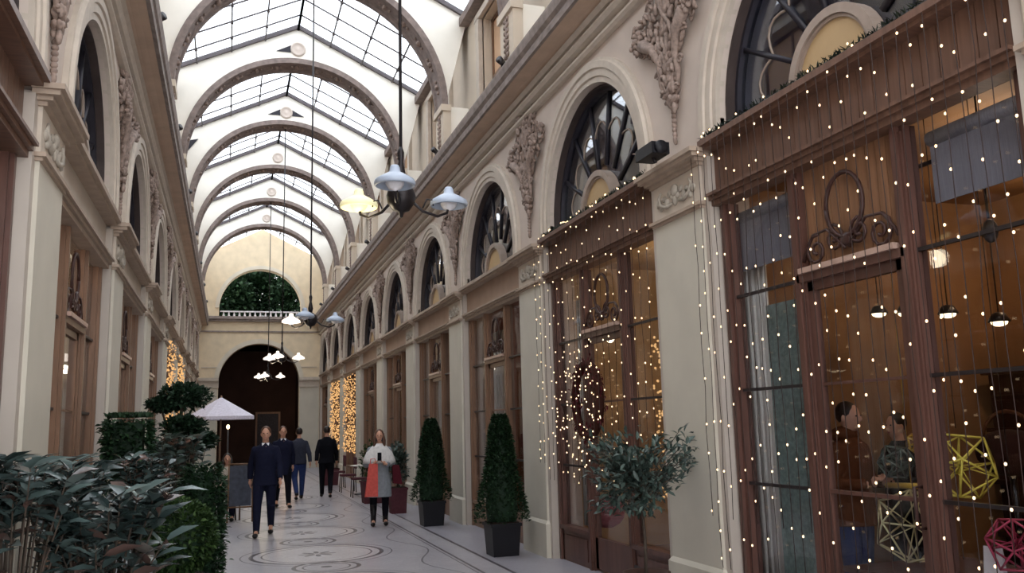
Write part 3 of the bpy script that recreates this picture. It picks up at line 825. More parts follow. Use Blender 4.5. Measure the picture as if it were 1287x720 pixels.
    if n < 3: S.box(m, F + .03, F + .05, u0 + .07, u1 - .07, 1.92, 1.94)
    d = m.build('door', wood, root)
    m = MB(); S.box(m, F + .04, F + .048, u0 + .07, u1 - .07, max(base, .3), 2.62); S.box(m, F + .04, F + .048, u0, u1, 2.79, 3.54) if not (style == 'dark' and n == 0) else None
    m.build('door_glass', M['glass'], d)
    m = MB(); m.tube([S.P(F + .02, u0 + .035, 1.0), S.P(F - .04, u0 + .035, 1.0), S.P(F - .04, u0 + .035, 1.25), S.P(F + .02, u0 + .035, 1.25)], .012, 6); m.build('door_handle', M['ironbrown'], d)
    if n == 1 and S is RS:
        m = MB(); S.box(m, F - .02, F, yc - .85, yc - .45 - .14, .14, .22); m.build('vent_grille', M['iron'], root)
    return root
rsl = ['large dark wood shopfront with fairy lights at the right of the view', 'red-brown shopfront with light clusters behind the small olive tree', 'tan wood shopfront behind the nearer cone topiary', 'tan wood shopfront behind the farther cone topiary', 'narrow looking tan shopfront right of the standing woman',
       'tan shopfront on the right wall directly behind the woman in the cape', 'nearer of two shopfronts covered in gold lights on the right', 'farther of two shopfronts covered in gold lights on the right', 'last shopfront on the right wall beside the end wall']
lsl = ['dark wood shopfront cut by the left edge of the view', 'tan wood shopfront with a small lamp behind the laurel bushes', 'left tan shopfront behind the square clipped hedge', 'left tan shopfront behind the flat-topped tree']
for n in range(9):
    shopfront(RS, n, rsl[n], 'dark' if n < 2 else 'tan')
    shopfront(LS, n, lsl[n] if n < 4 else 'left wall shopfront far down the gallery, %s from the camera' % ORD[n], 'dark' if n == 0 else 'tan')

# ------------------------------------------------------------------ shop interiors
def light_point(name, loc, power, col=(1, .72, .42), r=.12):
    l = bpy.data.lights.new(name, 'POINT'); l.energy = power; l.color = col; l.shadow_soft_size = r
    o = bpy.data.objects.new(name, l); o.location = loc; C.objects.link(o); return o
def pendant(loc, label, r=.09, drop=.6, m=None):
    root = thing('pendant_lamp', label, 'lamp', loc, group=None)
    x, y, z = loc
    q = MB(); q.tube([(x, y, z + .06), (x, y, z + drop)], .006, 5); q.build('cord', M['cable'], root)
    q = MB(); q.lathe([(.02, .07), (.05, .06), (r * 1.3, .0), (r * 1.25, -.01), (.02, .05)], loc, 14); q.build('lamp_shade', M['brass'], root)
    q = MB(); q.ell((x, y, z - .01), (r, r, .035), 10, 6); q.build('bulb', m or M['lamp'], root)
    return root
P5 = [((R + 2.3, 7.3, 2.85), 'left of the two bright ceiling lamps seen through the shop door glass'), ((R + 2.3, 6.7, 2.85), 'right of the two bright ceiling lamps seen through the shop door glass'),
      ((R + 2.3, 5.75, 2.85), 'bright lamp beside the main post in the large right shop'), ((R + 1.9, 4.6, 2.7), 'rightmost bright lamp in the large right shop')]
P5 = [((5.9, 6.71, 2.66), P5[0][1]), ((5.9, 6.37, 2.62), P5[1][1]), ((5.9, 5.88, 2.55), P5[2][1]), ((5.9, 5.37, 2.42), P5[3][1])]
for loc, lab in P5: pendant(loc, lab, .065, 3.84 - loc[2])
light_point('shop_light', (6.6, 5.4, 3.5), 34); light_point('shop_light', (5.2, 4.6, 3.5), 10, (1, .82, .62))  # second point is an added fill near the window, brightening the standing person
for n in range(1, 9):
    for S in (RS, LS):
        yc = S.yc(n)
        loc = (S.X(1.4), yc + (.5 if S is LS else -.3), 2.55 if S is LS else 2.2)
        pendant(loc, 'small lit pendant inside the %s shop on the %s wall' % (ORD[n], S.name), .07, 1.3)
        light_point('shop_light', (S.X(1.5), yc, 3.3), 22 if n == 1 else 12)
light_point('shop_light', (LS.X(1.5), LS.yc(0), 3.2), 14)
light_point('passage_light', (XC + 1.6, END + 5, 2.6), 40, (1, .6, .35))
# large shop: curtains, screen, display
cz = thing('window_curtain', 'pale slatted curtain at the left side of the large right shop window', 'curtain', (R + .4, 6.15, .3))
q = MB()
for i in range(9): q.tube([(R + .34 + .015 * (i % 2), 6.52 - i * .042, .3), (R + .34 + .015 * (i % 2), 6.52 - i * .042, 3.0)], .022, 6)
q.build('curtain_folds', M['curtain'], cz)
q = MB(); q.tube([(R + .38, 6.5, 3.32), (R + .38, 3.5, 3.32)], .015, 6); q.build('curtain_rail', M['iron'], cz)
q = MB(); q.box(R + .30, R + .33, 5.66, 6.14, .3, 2.62); q.box(R + .28, R + .36, 5.7, 6.1, 0, .3)
tag(q.build('glass_screen', M['screen'], None), 'tall grey-green screen standing behind the left window of the large shop', 'screen')
for i, (y0, y1) in enumerate(((5.5, 6.42), (3.32, 4.2))):
    q = MB(); q.tube([(R + .27, y0, 3.42), (R + .27, y1, 3.42)], .05, 10); q.box(R + .262, R + .268, y0, y1, 2.95 + .05 * i, 3.4)
    tag(q.build('roller_blind', M['greycurtain']), ['pale roller blind at the top of the left pane of the large shop', 'grey roller blind at the top of the right pane of the large shop'][i], 'blind')
def icos_pts():
    p = (1 + 5 ** .5) / 2; s = (1 + p * p) ** .5
    v = []
    for a in (-1, 1):
        for b in (-p, p): v += [(0, a / s, b / s), (a / s, b / s, 0), (b / s, 0, a / s)]
    return [Vector(q) for q in v]
def wireball(c, r, m, label, spokes=True, thread=None, seed=0):
    root = thing('wire_ornament', label, 'ornament', (c[0], c[1], c[2] - r))
    rot = Euler((seed, seed * 1.7, seed * .6)).to_matrix(); v = [rot @ q for q in icos_pts()]
    mb = MB(); c = Vector(c)
    for i in range(12):
        for j in range(i + 1, 12):
            if (v[i] - v[j]).length < 1.1: mb.tube([c + v[i] * r, c + v[j] * r], .007, 5)
    mb.build('wire_cage', m, root)
    if spokes:
        mb = MB()
        for q in v: mb.tube([c, c + q * r], .0045, 4)
        mb.build('wire_spokes', m, root)
    if thread:
        mb = MB(); mb.tube([c + Vector((0, 0, r)), (c.x, c.y, thread)], .003, 4); mb.build('hanging_thread', M['cable'], root)
    return root
dp = thing('display_plinth', 'low wooden display plinth inside the large right shop window', 'plinth', (R + .95, 4.7, 0))
q = MB(); q.box(R + .45, R + 1.45, 3.95, 5.55, .04, .56); q.build('body', M['roomred'], dp)
q = MB(); q.box(R + .42, R + 1.48, 3.92, 5.58, .56, .6); q.build('top', M['wood'], dp)
q = MB(); q.box(R + .43, R + 1.47, 3.93, 5.57, 0, .04); q.build('base_board', M['iron'], dp)
wireball((R + .76, 5.2, .9), .29, M['wirecream'], 'cream wire polyhedron with spokes low in the large right shop window', seed=.4)
wireball((R + .62, 5.16, 1.36), .13, M['leafolive'], 'small grey-green wire ornament above the cream polyhedron', seed=1.1, thread=3.86)
wireball((R + .55, 4.52, 1.36), .24, M['wireyellow'], 'yellow wire polyhedron right of the main post in the shop window', seed=2.2, thread=3.86)
wireball((R + .55, 4.86, 1.5), .08, M['gold'], 'small golden wire knot left of the main post in the shop window', seed=2.9, thread=3.86)
wireball((R + .5, 4.10, .92), .18, M['wirepink'], 'pink wire ornament at the bottom right corner of the view', seed=1.9, thread=3.86)
q = MB(); q.tube([(R + .45, 5.08, 1.21), (R + .45, 4.70, 1.225)], [.02, .02], 10); q.tube([(R + .45, 4.70, 1.225), (R + .45, 4.65, 1.225)], [.02, .045], 10); q.tube([(R + .45, 4.85, 1.23), (R + .45, 4.85, 3.86)], .003, 4)
tag(q.build('brass_trumpet', M['gold']), 'horizontal golden horn hanging beside the main post of the shop window', 'horn')
q = MB(); q.hexa([(R + .5, 4.24, .6), (R + .5, 4.38, .6), (R + .56, 4.38, .6), (R + .56, 4.24, .6), (R + .53, 4.24, .88), (R + .53, 4.38, .88), (R + .535, 4.38, .88), (R + .535, 4.24, .88)])
tag(q.build('price_card', M['paper']), 'small white folded card standing on the display plinth', 'card')
hb = thing('handbag', 'dark rounded handbag on a stand at the right edge of the shop window', 'handbag', (R + 1.1, 4.62, .6))
q = MB(); q.ell((R + 1.1, 4.62, 1.42), (.12, .28, .16), 16, 10); q.build('bag_body', M['darkbrown'], hb)
q = MB(); q.tube([(R + 1.1, 4.62 + .22 * math.cos(a * PI / 10), 1.5 + .2 * math.sin(a * PI / 10)) for a in range(11)], .014, 6); q.build('handle', M['browncoat'], hb)
q = MB(); q.tube([(R + 1.1, 4.62, .6), (R + 1.1, 4.62, 1.28)], .02, 8); q.lathe([(.12, 0), (.12, .015), (.02, .03)], (R + 1.1, 4.62, .6), 14); q.build('stand', M['iron'], hb)
q = MB(); q.ell((4.45, 4.04, 2.8), (.04, .05, .075), 12, 8); q.tube([(4.45, 4.04, 2.88), (4.45, 4.04, 3.86)], .006, 5)
tag(q.build('hanging_ball', M['iron']), 'black ball ornament hanging high in the right pane of the large shop', 'ornament')
q = MB(); q.box(R + 3.3, R + 3.58, 5.2, 6.8, 0, 2.1); [q.box(R + 3.2, R + 3.3, 5.2, 6.8, z, z + .04) for z in (.5, 1.0, 1.5, 2.06)]
tag(q.build('shelf_unit', M['darkbrown']), 'dark shelf unit against the back wall of the large shop', 'shelf')
q = MB(); q.box(R + 2.6, R + 3.2, 3.2, 4.7, 0, 1.0); q.box(R + 2.55, R + 3.25, 3.15, 4.75, 1.0, 1.05)
tag(q.build('shop_counter', M['wood']), 'brown counter deep inside the large right shop', 'counter')
# shop 1 interior: pink cloth and pale hanging panels
q = MB(); q.ell((R + .55, 10.15, .6), (.22, .3, .2), 12, 8); q.ell((R + .5, 9.95, .7), (.15, .2, .12), 12, 8)
tag(q.build('pink_cushion', cloth('pink_fabric', (190, 110, 116))), 'heap of pink fabric low in the window behind the olive tree', 'fabric')
q = MB()
for i in range(7): q.tube([(R + .45 + .02 * (i % 2), 10.55 - i * .06, .4), (R + .45 + .02 * (i % 2), 10.55 - i * .06, 3.3)], .03, 6)
tag(q.build('window_curtain', M['curtain']), 'pale curtain at the left pane of the shop with light clusters', 'curtain')
for S, n, lab in ((RS, 2, 'pale hanging curtain in the shop behind the nearer cone topiary'), (RS, 3, 'pale hanging curtain in the shop behind the farther cone topiary'), (LS, 1, 'cream curtain in the shop behind the laurel bushes'), (LS, 2, 'cream curtain in the left shop behind the square hedge')):
    q = MB(); y = S.yc(n)
    for i in range(9): q.tube([S.P(.5 + .02 * (i % 2), y + .75 + i * .06, .4), S.P(.5 + .02 * (i % 2), y + .75 + i * .06, 3.3)], .032, 6)
    tag(q.build('window_curtain', M['curtain']), lab, 'curtain')

# ------------------------------------------------------------------ fairy lights
bulb_me = None
def bulb(parent, loc, m=M['bulb'], r=.0078):
    global bulb_me
    key = 'bm_' + m.name
    if key not in BASE:
        q = MB(); q.ell((0, 0, 0), (r, r, r * 1.25), 6, 5)
        o = q.build('bulb', m, None); BASE[key] = o.data; C.objects.unlink(o); bpy.data.objects.remove(o)
    o = bpy.data.objects.new('bulb', BASE[key]); C.objects.link(o); o.parent = parent; o.location = loc
    return o
rn = random.Random(5)
def strand(y, z0, z1, step, X, label, group, m=M['bulb']):
    root = thing('fairy_light_strand', label, 'fairy lights', (X, y, z0), group=group, local=True)
    q = MB(); pts = []; z = 0; i = 0
    H = z0 - z1
    nn = 9
    pts = [(rn.uniform(-.006, .006), rn.uniform(-.012, .012), -H * i / nn) for i in range(nn + 1)]
    q.tube(pts, .0028, 4); q.build('cable', M['cable'], root)
    z = -rn.uniform(.02, step)
    while z > -H:
        t_ = -z / H * nn; i = min(nn - 1, int(t_)); f = t_ - i
        p = Vector(pts[i]).lerp(Vector(pts[i + 1]), f)
        bulb(root, (p.x, p.y + rn.choice((-.01, .01)), p.z), m)
        z -= step * rn.uniform(.45, 1.6)
lab0 = 'warm fairy light strand in the curtain before the large dark right shopfront'
a0, b0 = RS.yc(0) - 1.62, RS.yc(0) + 1.66
for i in range(31):
    y = a0 + (b0 - a0) * i / 30
    zb = .5 if i % 3 else .9
    strand(y, 4.06, zb, .40, R - .075, lab0, 'fairy light curtain strands on the large right shopfront')
lab1 = 'warm fairy light strand hanging before the shopfront behind the olive tree'
a1, b1 = RS.yc(1) - 1.6, RS.yc(1) + 1.64
for i in range(21):
    y = a1 + (b1 - a1) * i / 20
    zb = .9 + .5 * rn.random() if i < 17 else .35
    strand(y, 4.05, 1.0 if i < 19 else 1.2, .17 if i in (19, 20) else .30, R - .075, lab1, 'fairy light strands on the shopfront behind the olive tree')
# wreath of small lights behind the olive tree
wrh = thing('light_wreath', 'round dark wreath thick with warm lights above the olive tree', 'wreath', (R - .02, 9.35, 1.4))
q = MB(); wc = Vector((R + .02, 9.35, 1.95))
q.tube([wc + Vector((0, .36 * math.cos(i * PI / 12), .42 * math.sin(i * PI / 12))) for i in range(25)], .05, 8)
q.build('wreath_ring', M['darkbrown'], wrh)
q = MB()
for i in range(420):
    a = rn.uniform(0, 2 * PI); p = wc + Vector((rn.gauss(0, .03), (.36 + rn.gauss(0, .05)) * math.cos(a), (.42 + rn.gauss(0, .05)) * math.sin(a)))
    leaf(q, p, Vector((-abs(rn.gauss(0, .5)), rn.gauss(0, 1), rn.gauss(0, 1))).normalized(), .07, .02, rn)
q.build('wreath_leaves', M['wine'], wrh)
for i in range(95):
    a = rn.uniform(0, 2 * PI); rr = rn.gauss(.42, .17)
    o = bulb(wrh, (0, 0, 0), M['bulb']); o.location = Vector((R - .05 - .05 * rn.random(), 9.4 + rr * 1.35 * math.cos(a), 1.92 + rr * 1.15 * math.sin(a))) - BASE[wrh.name]
# gold curtain of lights inside right pane of shop 1 and on far shops
def gold_curtain(S, n, u0, u1, z0, z1, cnt, label, r=.016, d=.02):
    q = MB(); yc = S.yc(n)
    for _ in range(cnt):
        q.ell(S.P(d + rn.uniform(-.05, .05), yc + rn.uniform(u0, u1), rn.uniform(z0, z1)), (r, r, r), 5, 4)
    tag(q.build('gold_lights', M['bulbgold']), label, 'fairy lights', kind='stuff')
gold_curtain(RS, 1, -1.5, -.7, .9, 2.6, 260, 'dense gold lights inside the window right of the wreath', .014, .42)
gold_curtain(RS, 6, -1.6, 1.6, .9, 3.5, 520, 'gold lights covering the nearer lit shopfront far down on the right', .02)
gold_curtain(RS, 7, -1.6, 1.6, .9, 3.5, 480, 'gold lights covering the farther lit shopfront on the right', .022)
gold_curtain(LS, 4, -1.6, 1.6, 1.9, 3.8, 330, 'gold and red lights on the left shopfront above the flat-topped tree', .017)
gold_curtain(LS, 5, -1.6, 1.6, 1.9, 3.8, 300, 'gold lights on the farther left shopfront beside the end wall', .02)
# pine garlands on the fascia tops
for n, lab in ((0, 'pine garland along the ledge above the large dark shopfront'), (1, 'pine garland along the ledge above the shopfront behind the olive tree')):
    g = thing('pine_garland', lab, 'garland', (R, RS.yc(n), 4.12)); q = MB(); yc = RS.yc(n)
    for i in range(900):
        y = yc + rn.uniform(-1.6, 1.6); d = Vector((rn.gauss(0, 1), rn.gauss(0, 1), rn.gauss(.2, 1))).normalized()
        leaf(q, Vector((R - .01, y, 4.145)), d, .06, .012, rn, 0)
    q.build('needles', M['garland'], g)
    q = MB(); q.tube([(R - .01, yc - 1.6, 4.14), (R - .01, yc + 1.6, 4.14)], .014, 6); q.build('core_rope', M['iron'], g)
    for i in range(28 if n else 9):
        o = bulb(g, (0, 0, 0)); o.location = Vector((R - .05, yc + rn.uniform(-1.6, 1.6), 4.15 + rn.uniform(-.02, .02))) - BASE[g.name]

# ------------------------------------------------------------------ speaker and spotlights
sp = thing('wall_speaker', 'black box speaker mounted on the ledge of the broad right pilaster', 'speaker', (R - .2, 7.02, 4.09))
q = MB(); x, y, z = R - .20, 7.02, 4.185
q.add([(x - .1, y - .17, z - .055), (x + .08, y - .17, z - .055), (x + .08, y + .17, z - .055), (x - .1, y + .17, z - .055), (x - .1, y - .17, z + .055), (x + .08, y - .17, z + .055), (x + .08, y + .17, z + .055), (x - .1, y + .17, z + .055)],
      [(3, 2, 1, 0), (4, 5, 6, 7), (0, 1, 5, 4), (1, 2, 6, 5), (2, 3, 7, 6), (3, 0, 4, 7)])
q.tube([(x - .01, y - .17, z), (x - .01, y - .20, z)], [.07, .06], 14); q.build('speaker_box', M['blackpot'], sp)
q = MB(); q.tube([(x, y, z - .05), (x + .02, y, z - .1)], .02, 8); q.build('bracket', M['iron'], sp)
for k in range(1, 8):
    for S in (RS, LS):
        y = S.yp(k); s_ = thing('cornice_spotlight', 'small dark spotlight on the %s cornice, %s along it' % (S.name, ORD[k - 1]), 'spotlight', S.P(-.32, y, 6.69))
        q = MB(); q.tube([S.P(-.32, y, 6.69), S.P(-.32, y, 6.80)], .012, 6); q.build('bracket', M['iron'], s_)
        q = MB(); q.tube([S.P(-.26, y + .04, 6.82), S.P(-.38, y - .06, 6.86)], [.04, .055], 10); q.build('spot_head', M['iron'], s_)

# ------------------------------------------------------------------ chandeliers
def chandelier(y, label, mats, arms=(-107, 13, 133)):
    root = thing('chandelier', label, 'chandelier', (XC, y, 3.6), local=True)
    q = MB(); q.tube([(0, 0, .1), (0, 0, 6.6)], .014, 8); q.lathe([(.03, .12), (.045, .2), (.02, .32), (.03, .4), (.014, .45)], n=10); q.build('suspension_rod', M['brass'], root)
    q = MB(); q.lathe([(.0, -.17), (.015, -.16), (.02, -.12), (.07, -.105), (.115, -.04), (.125, .02), (.11, .07), (.06, .11), (.02, .14)], n=18); q.build('body_bowl', M['brass'], root)
    for i, an in enumerate(arms):
        a = math.radians(an); c, s = math.cos(a), math.sin(a)
        am = MB(); am.tube([(c * r_, s * r_, z_) for r_, z_ in ((.08, .0), (.2, -.09), (.34, -.12), (.43, -.08), (.45, .0))], [.014, .012, .012, .012, .016], 7)
        am.tube([(c * r_, s * r_, z_) for r_, z_ in ((.2, -.06), (.24, .02), (.3, .02), (.3, -.03))], .007, 5)
        am.ell((c * .45, s * .45, -.03), (.02, .02, .03), 8, 6)
        ar = am.build('arm', M['brass'], root)
        sh = MB(); sh.lathe([(.03, .22), (.04, .20), (.045, .165), (.10, .135), (.155, .10), (.165, .075), (.16, .055), (.148, .05), (.15, .075), (.10, .105), (.05, .13)], (c * .45, s * .45, -.07), 20)
        ar2 = sh.build('lamp_shade', mats[i], ar)
        gb = MB(); gb.lathe([(.0, .0), (.05, .02), (.075, .06), (.07, .1), (.04, .13)], (c * .45, s * .45, -.06), 12); gb.build('lamp_globe', mats[i] if mats[i] is not M['opal'] else M['white'], ar)
    return root
chandelier(YR, 'nearest three-armed chandelier with blue-grey glass shades, one shade lit yellow', (M['opal'], M['opal'], M['opallit']))
chandelier(YR + 2 * B, 'second hanging chandelier, over the walking people, seen below the cornice line', (M['opal'], M['opal'], M['opalwhite']))
chandelier(YR + 4 * B, 'third hanging chandelier, with white lit shades against the dark end arch', (M['opalwhite'],) * 3)
chandelier(YR + 6 * B, 'farthest hanging chandelier, with white lit shades inside the dark end arch', (M['opalwhite'],) * 3)
for y, p in ((YR, 6), (YR + 2 * B, 10), (YR + 4 * B, 25), (YR + 6 * B, 25)): light_point('chandelier_light', (XC - .3, y + .3, 3.35), p, (1, .85, .6), .1)

# ------------------------------------------------------------------ plants
def square_pot(root, x, y, w, h, m, z0=0):
    q = MB(); k = .86
    q.hexa([(x - w * k, y - w * k, z0), (x + w * k, y - w * k, z0), (x + w * k, y + w * k, z0), (x - w * k, y + w * k, z0), (x - w, y - w, z0 + h), (x + w, y - w, z0 + h), (x + w, y + w, z0 + h), (x - w, y + w, z0 + h)])
    w2 = w * 1.06
    q.box(x - w2, x + w2, y - w2, y + w2, z0 + h - .04, z0 + h); q.build('planter', m, root)
    q = MB(); q.box(x - w * .9, x + w * .9, y - w * .9, y + w * .9, z0 + h - .01, z0 + h + .012); q.build('soil', M['soil'], root)
for (x, y, lab, sd, hh) in ((3.5, 11.3, 'nearer of two cone topiaries in black square planters', 1, 1.9), (3.43, 15.2, 'farther of two cone topiaries in black square planters', 2, 1.9)):
    root = thing('cone_topiary', lab, 'topiary', (x, y, 0)); square_pot(root, x, y, .2, .42, M['blackpot'])
    rr = random.Random(sd); q = MB()
    for i in range(4200):
        t_ = rr.random() ** .8; z = .42 + t_ * (hh - .5)
        rad = (.275 * (1 - t_) ** .75 + .05) * (1 + .10 * math.sin(7 * t_ + sd) + rr.gauss(0, .06)); a = rr.uniform(0, 2 * PI)
        d = Vector((math.cos(a), math.sin(a), rr.gauss(.5, .5))).normalized()
        leaf(q, Vector((x + rad * math.cos(a) * .95, y + rad * math.sin(a) * .95, z)), d, .055, .03, rr)
    q.build('foliage', M['leafcone'], root)
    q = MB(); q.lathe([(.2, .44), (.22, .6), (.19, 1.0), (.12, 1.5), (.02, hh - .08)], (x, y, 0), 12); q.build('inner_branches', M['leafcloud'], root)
    q = MB(); q.tube([(x, y, .42), (x, y, .7)], .03, 8); q.build('trunk', M['bark'], root)
# olive tree standard
x, y = 3.42, 6.93
root = thing('olive_tree', 'small potted olive tree standing before the broad right pilaster', 'tree', (x, y, 0))
q = MB(); q.lathe([(.14, 0), (.19, .3), (.2, .4), (.21, .4), (.21, .43), (.18, .43), (.17, .38)], (x, y, 0), 20); q.build('pot', M['terracotta'], root)
q = MB(); q.lathe([(.17, .37), (.1, .395), (0, .40)], (x, y, 0), 14); q.build('soil', M['soil'], root)
q = MB(); q.tube([(x, y, .38), (x + .01, y + .01, .7), (x - .01, y, .98), (x, y, 1.2)], [.016, .014, .013, .01], 7)
rr = random.Random(9); q2 = MB()
for i in range(54):
    a = rr.uniform(0, 2 * PI); cl = rr.choice((-.16, -.16, .30)); u = Vector((cl + math.cos(a) * rr.uniform(.05, .28), math.sin(a) * .28, rr.uniform(-.30, .28) + (.16 if cl > 0 else .06)))
    s0 = Vector((x, y, rr.uniform(.95, 1.2))); e = Vector((x - .02, y, 1.2)) + u
    mid = s0.lerp(e, .5) + Vector((0, 0, .05)); q.tube([s0, mid, e], [.007, .005, .003], 5)
    for j in range(30):
        p = s0.lerp(e, rr.uniform(.35, 1.08)) + Vector((rr.gauss(0, .04), rr.gauss(0, .04), rr.gauss(0, .04)))
        d = ((e - s0).normalized() + Vector((rr.gauss(0, .7), rr.gauss(0, .7), rr.gauss(0, .6)))).normalized(); leaf(q2, p, d, .08, .034, rr)
q.build('trunk', M['bark'], root); q2.build('foliage', M['leafolive'], root)
# laurel bushes, left foreground
def laurel(x, y, z0, z1, rx, n, sd, label, pot='black', ll=.17, lw=.052, m='leaflaurel'):
    root = thing('laurel_bush', label, 'shrub', (x, y, 0)); rr = random.Random(sd)
    ph = .45 if pot == 'black' else .8
    square_pot(root, x, y, .22 if pot == 'black' else .13, ph, M['blackpot'] if pot == 'black' else M['whitepot'])
    st = MB(); lf = MB()
    for i in range(n):
        a = rr.uniform(0, 2 * PI); t_ = rr.random() if i % 9 else -.0
        e = Vector((x + math.cos(a) * rx * rr.uniform(.25, 1), y + math.sin(a) * rx * rr.uniform(.25, 1), z0 + (z1 - z0) * (1 - t_ * t_)))
        s0 = Vector((x + math.cos(a) * .05, y + math.sin(a) * .05, ph)); mid = s0.lerp(e, .6) + Vector((0, 0, .1))
        st.tube([s0, mid, e], [.008, .006, .003], 5)
        dr = (e - mid).normalized()
        for j in range(11):
            an = j * 2.4; side = Vector((math.cos(an), math.sin(an), rr.uniform(-.1, .5)))
            p = e - dr * (.02 * j); d = (dr * .25 + side).normalized(); leaf(lf, p, d, ll * rr.uniform(.75, 1.15), lw * rr.uniform(.85, 1.2), rr, .12)
    st.build('stems', M['bark'], root); lf.build('foliage', M[m], root)
laurel(-1.0, 4.98, .55, 1.56, .33, 46, 1, 'glossy laurel bush at the bottom left corner', ll=.17, lw=.056)
laurel(-.60, 5.15, .5, 1.38, .33, 46, 2, 'glossy long-leaved laurel bush with pale leaves, right of the corner bush', ll=.19, lw=.06)
laurel(-.95, 6.2, .6, 1.5, .26, 44, 3, 'laurel bush behind the two front bushes against the left wall', ll=.14)
laurel(-.60, 7.3, .86, 1.52, .24, 40, 5, 'dull laurel bush in a white planter beside the box ball', ll=.12, lw=.045, pot='white')
laurel(-.42, 8.9, .6, 1.66, .27, 60, 6, 'leafy shrub with brownish leaves below the flat-topped tree', ll=.11, lw=.05, m='leafrhodo')
# box ball
x, y = -.32, 6.95
root = thing('box_ball', 'round clipped box bush in a dark pot at the lower left', 'topiary', (x, y, 0)); square_pot(root, x, y, .2, .66, M['blackpot'])
q = MB(); leafcloud(q, (x, y, .95), (.26, .26, .26), 3600, .045, .024, .9, .2, random.Random(4)); q.build('foliage', M['leafbox'], root)
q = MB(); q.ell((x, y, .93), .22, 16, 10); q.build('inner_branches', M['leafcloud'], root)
# dark hedge column behind the ball
x, y = -.19, 8.05
root = thing('hedge_column', 'dark narrow clipped hedge column right behind the box ball', 'hedge', (x, y, 0)); square_pot(root, x, y, .17, .3, M['blackpot'])
q = MB(); rr = random.Random(14)
for i in range(3600):
    a = rr.uniform(0, 2 * PI); z = .3 + 1.12 * rr.random(); rad = .16 * (1 + rr.gauss(0, .12)) * (1 if z < 1.3 else .75)
    leaf(q, Vector((x + rad * math.cos(a), y + rad * math.sin(a), z)), Vector((math.cos(a), math.sin(a), rr.gauss(.4, .5))).normalized(), .05, .026, rr)
q.build('foliage', M['leafcone'], root)
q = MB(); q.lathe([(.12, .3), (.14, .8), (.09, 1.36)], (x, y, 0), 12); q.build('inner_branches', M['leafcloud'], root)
# square hedge
x, y = -.80, 8.15
root = thing('square_hedge', 'square clipped hedge with flat top near the left wall', 'hedge', (x, y, 0)); square_pot(root, x, y, .18, .4, M['blackpot'])
q = MB(); rr = random.Random(21)
for i in range(3200):
    f = rr.choice((0, 1, 2, 3, 4)); u, v = rr.uniform(-1, 1), rr.uniform(0, 1); w = .14 + abs(rr.gauss(0, .025))
    if f == 4: p = Vector((x + u * w, y + rr.uniform(-1, 1) * w, 1.84)); nn = Vector((0, 0, 1))
    else:
        nn = Vector(((1, 0, 0), (-1, 0, 0), (0, 1, 0), (0, -1, 0))[f]); tt = Vector((-nn.y, nn.x, 0)); p = Vector((x, y, 1.2 + v * .62)) + nn * w + tt * u * w
    leaf(q, p, (nn + Vector((rr.gauss(0, .5), rr.gauss(0, .5), rr.gauss(.2, .5)))).normalized(), .05, .028, rr)
q.build('foliage', M['leafcone'], root)
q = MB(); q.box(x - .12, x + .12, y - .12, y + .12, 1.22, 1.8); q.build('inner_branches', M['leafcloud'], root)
q = MB(); q.tube([(x, y, .4), (x, y, 1.25)], .025, 8); q.build('trunk', M['bark'], root)
# flat topped (cloud pruned) tree
x, y = -.43, 9.3
root = thing('cloud_pruned_tree', 'dark tree with flat cloud-pruned pads beside the white parasol', 'tree', (x, y, 0)); square_pot(root, x, y, .2, .4, M['blackpot'])
q = MB(); q.tube([(x, y, .4), (x + .05, y, 1.0), (x - .03, y, 1.6), (x, y, 2.0)], [.035, .03, .024, .015], 8)
q.tube([(x - .02, y, 1.5), (x + .16, y, 1.8)], .012, 6); q.tube([(x, y, 1.4), (x - .2, y, 1.95)], .012, 6); q.build('trunk', M['bark'], root)
q = MB(); rr = random.Random(17)
for c, r_ in (((x + .02, y, 2.05), (.25, .25, .13)), ((x - .17, y, 1.98), (.16, .16, .06)), ((x + .02, y, 1.76), (.22, .22, .09)), ((x + .2, y - .02, 1.62), (.14, .14, .08)), ((x - .05, y, 1.5), (.26, .24, .12))):
    leafcloud(q, c, r_, 1300, .055, .03, .3, .4, rr)
q.build('foliage', M['leafcloud'], root)

# ------------------------------------------------------------------ parasol and cafe
x, y = -.15, 22.0
root = thing('parasol', 'white cafe parasol open on the left before the end arch', 'parasol', (x, y, 0))
q = MB(); n = 8; vs = [(x, y, 2.52)]; 
for i in range(n):
    a = 2 * PI * i / n + PI / 8; vs.append((x + .82 * math.cos(a), y + .82 * math.sin(a), 2.06))
for i in range(n):
    a = 2 * PI * i / n + PI / 8; vs.append((x + .82 * math.cos(a), y + .82 * math.sin(a), 1.98))
vs.append((x, y, 2.49))
for i in range(n):
    a = 2 * PI * i / n + PI / 8; vs.append((x + .81 * math.cos(a), y + .81 * math.sin(a), 2.03))
fs = []
for i in range(n):
    j = (i + 1) % n
    fs += [(0, 1 + i, 1 + j), (1 + i, 9 + i, 9 + j, 1 + j), (17, 18 + j, 18 + i), (9 + i, 18 + i, 18 + j, 9 + j)]
q.add(vs, fs); q.build('canopy', M['parasol'], root)
q = MB(); q.tube([(x, y, .05), (x, y, 2.56)], .022, 8); q.build('pole', M['wood2'], root)
q = MB(); q.lathe([(.25, 0), (.25, .06), (.05, .09)], (x, y, 0), 16); q.build('base', M['iron'], root)
for i in range(8):
    a = 2 * PI * i / 8 + PI / 8; q = MB(); q.tube([(x, y, 2.44), (x + .8 * math.cos(a), y + .8 * math.sin(a), 2.03)], .008, 4); q.build('rib', M['wood2'], root)
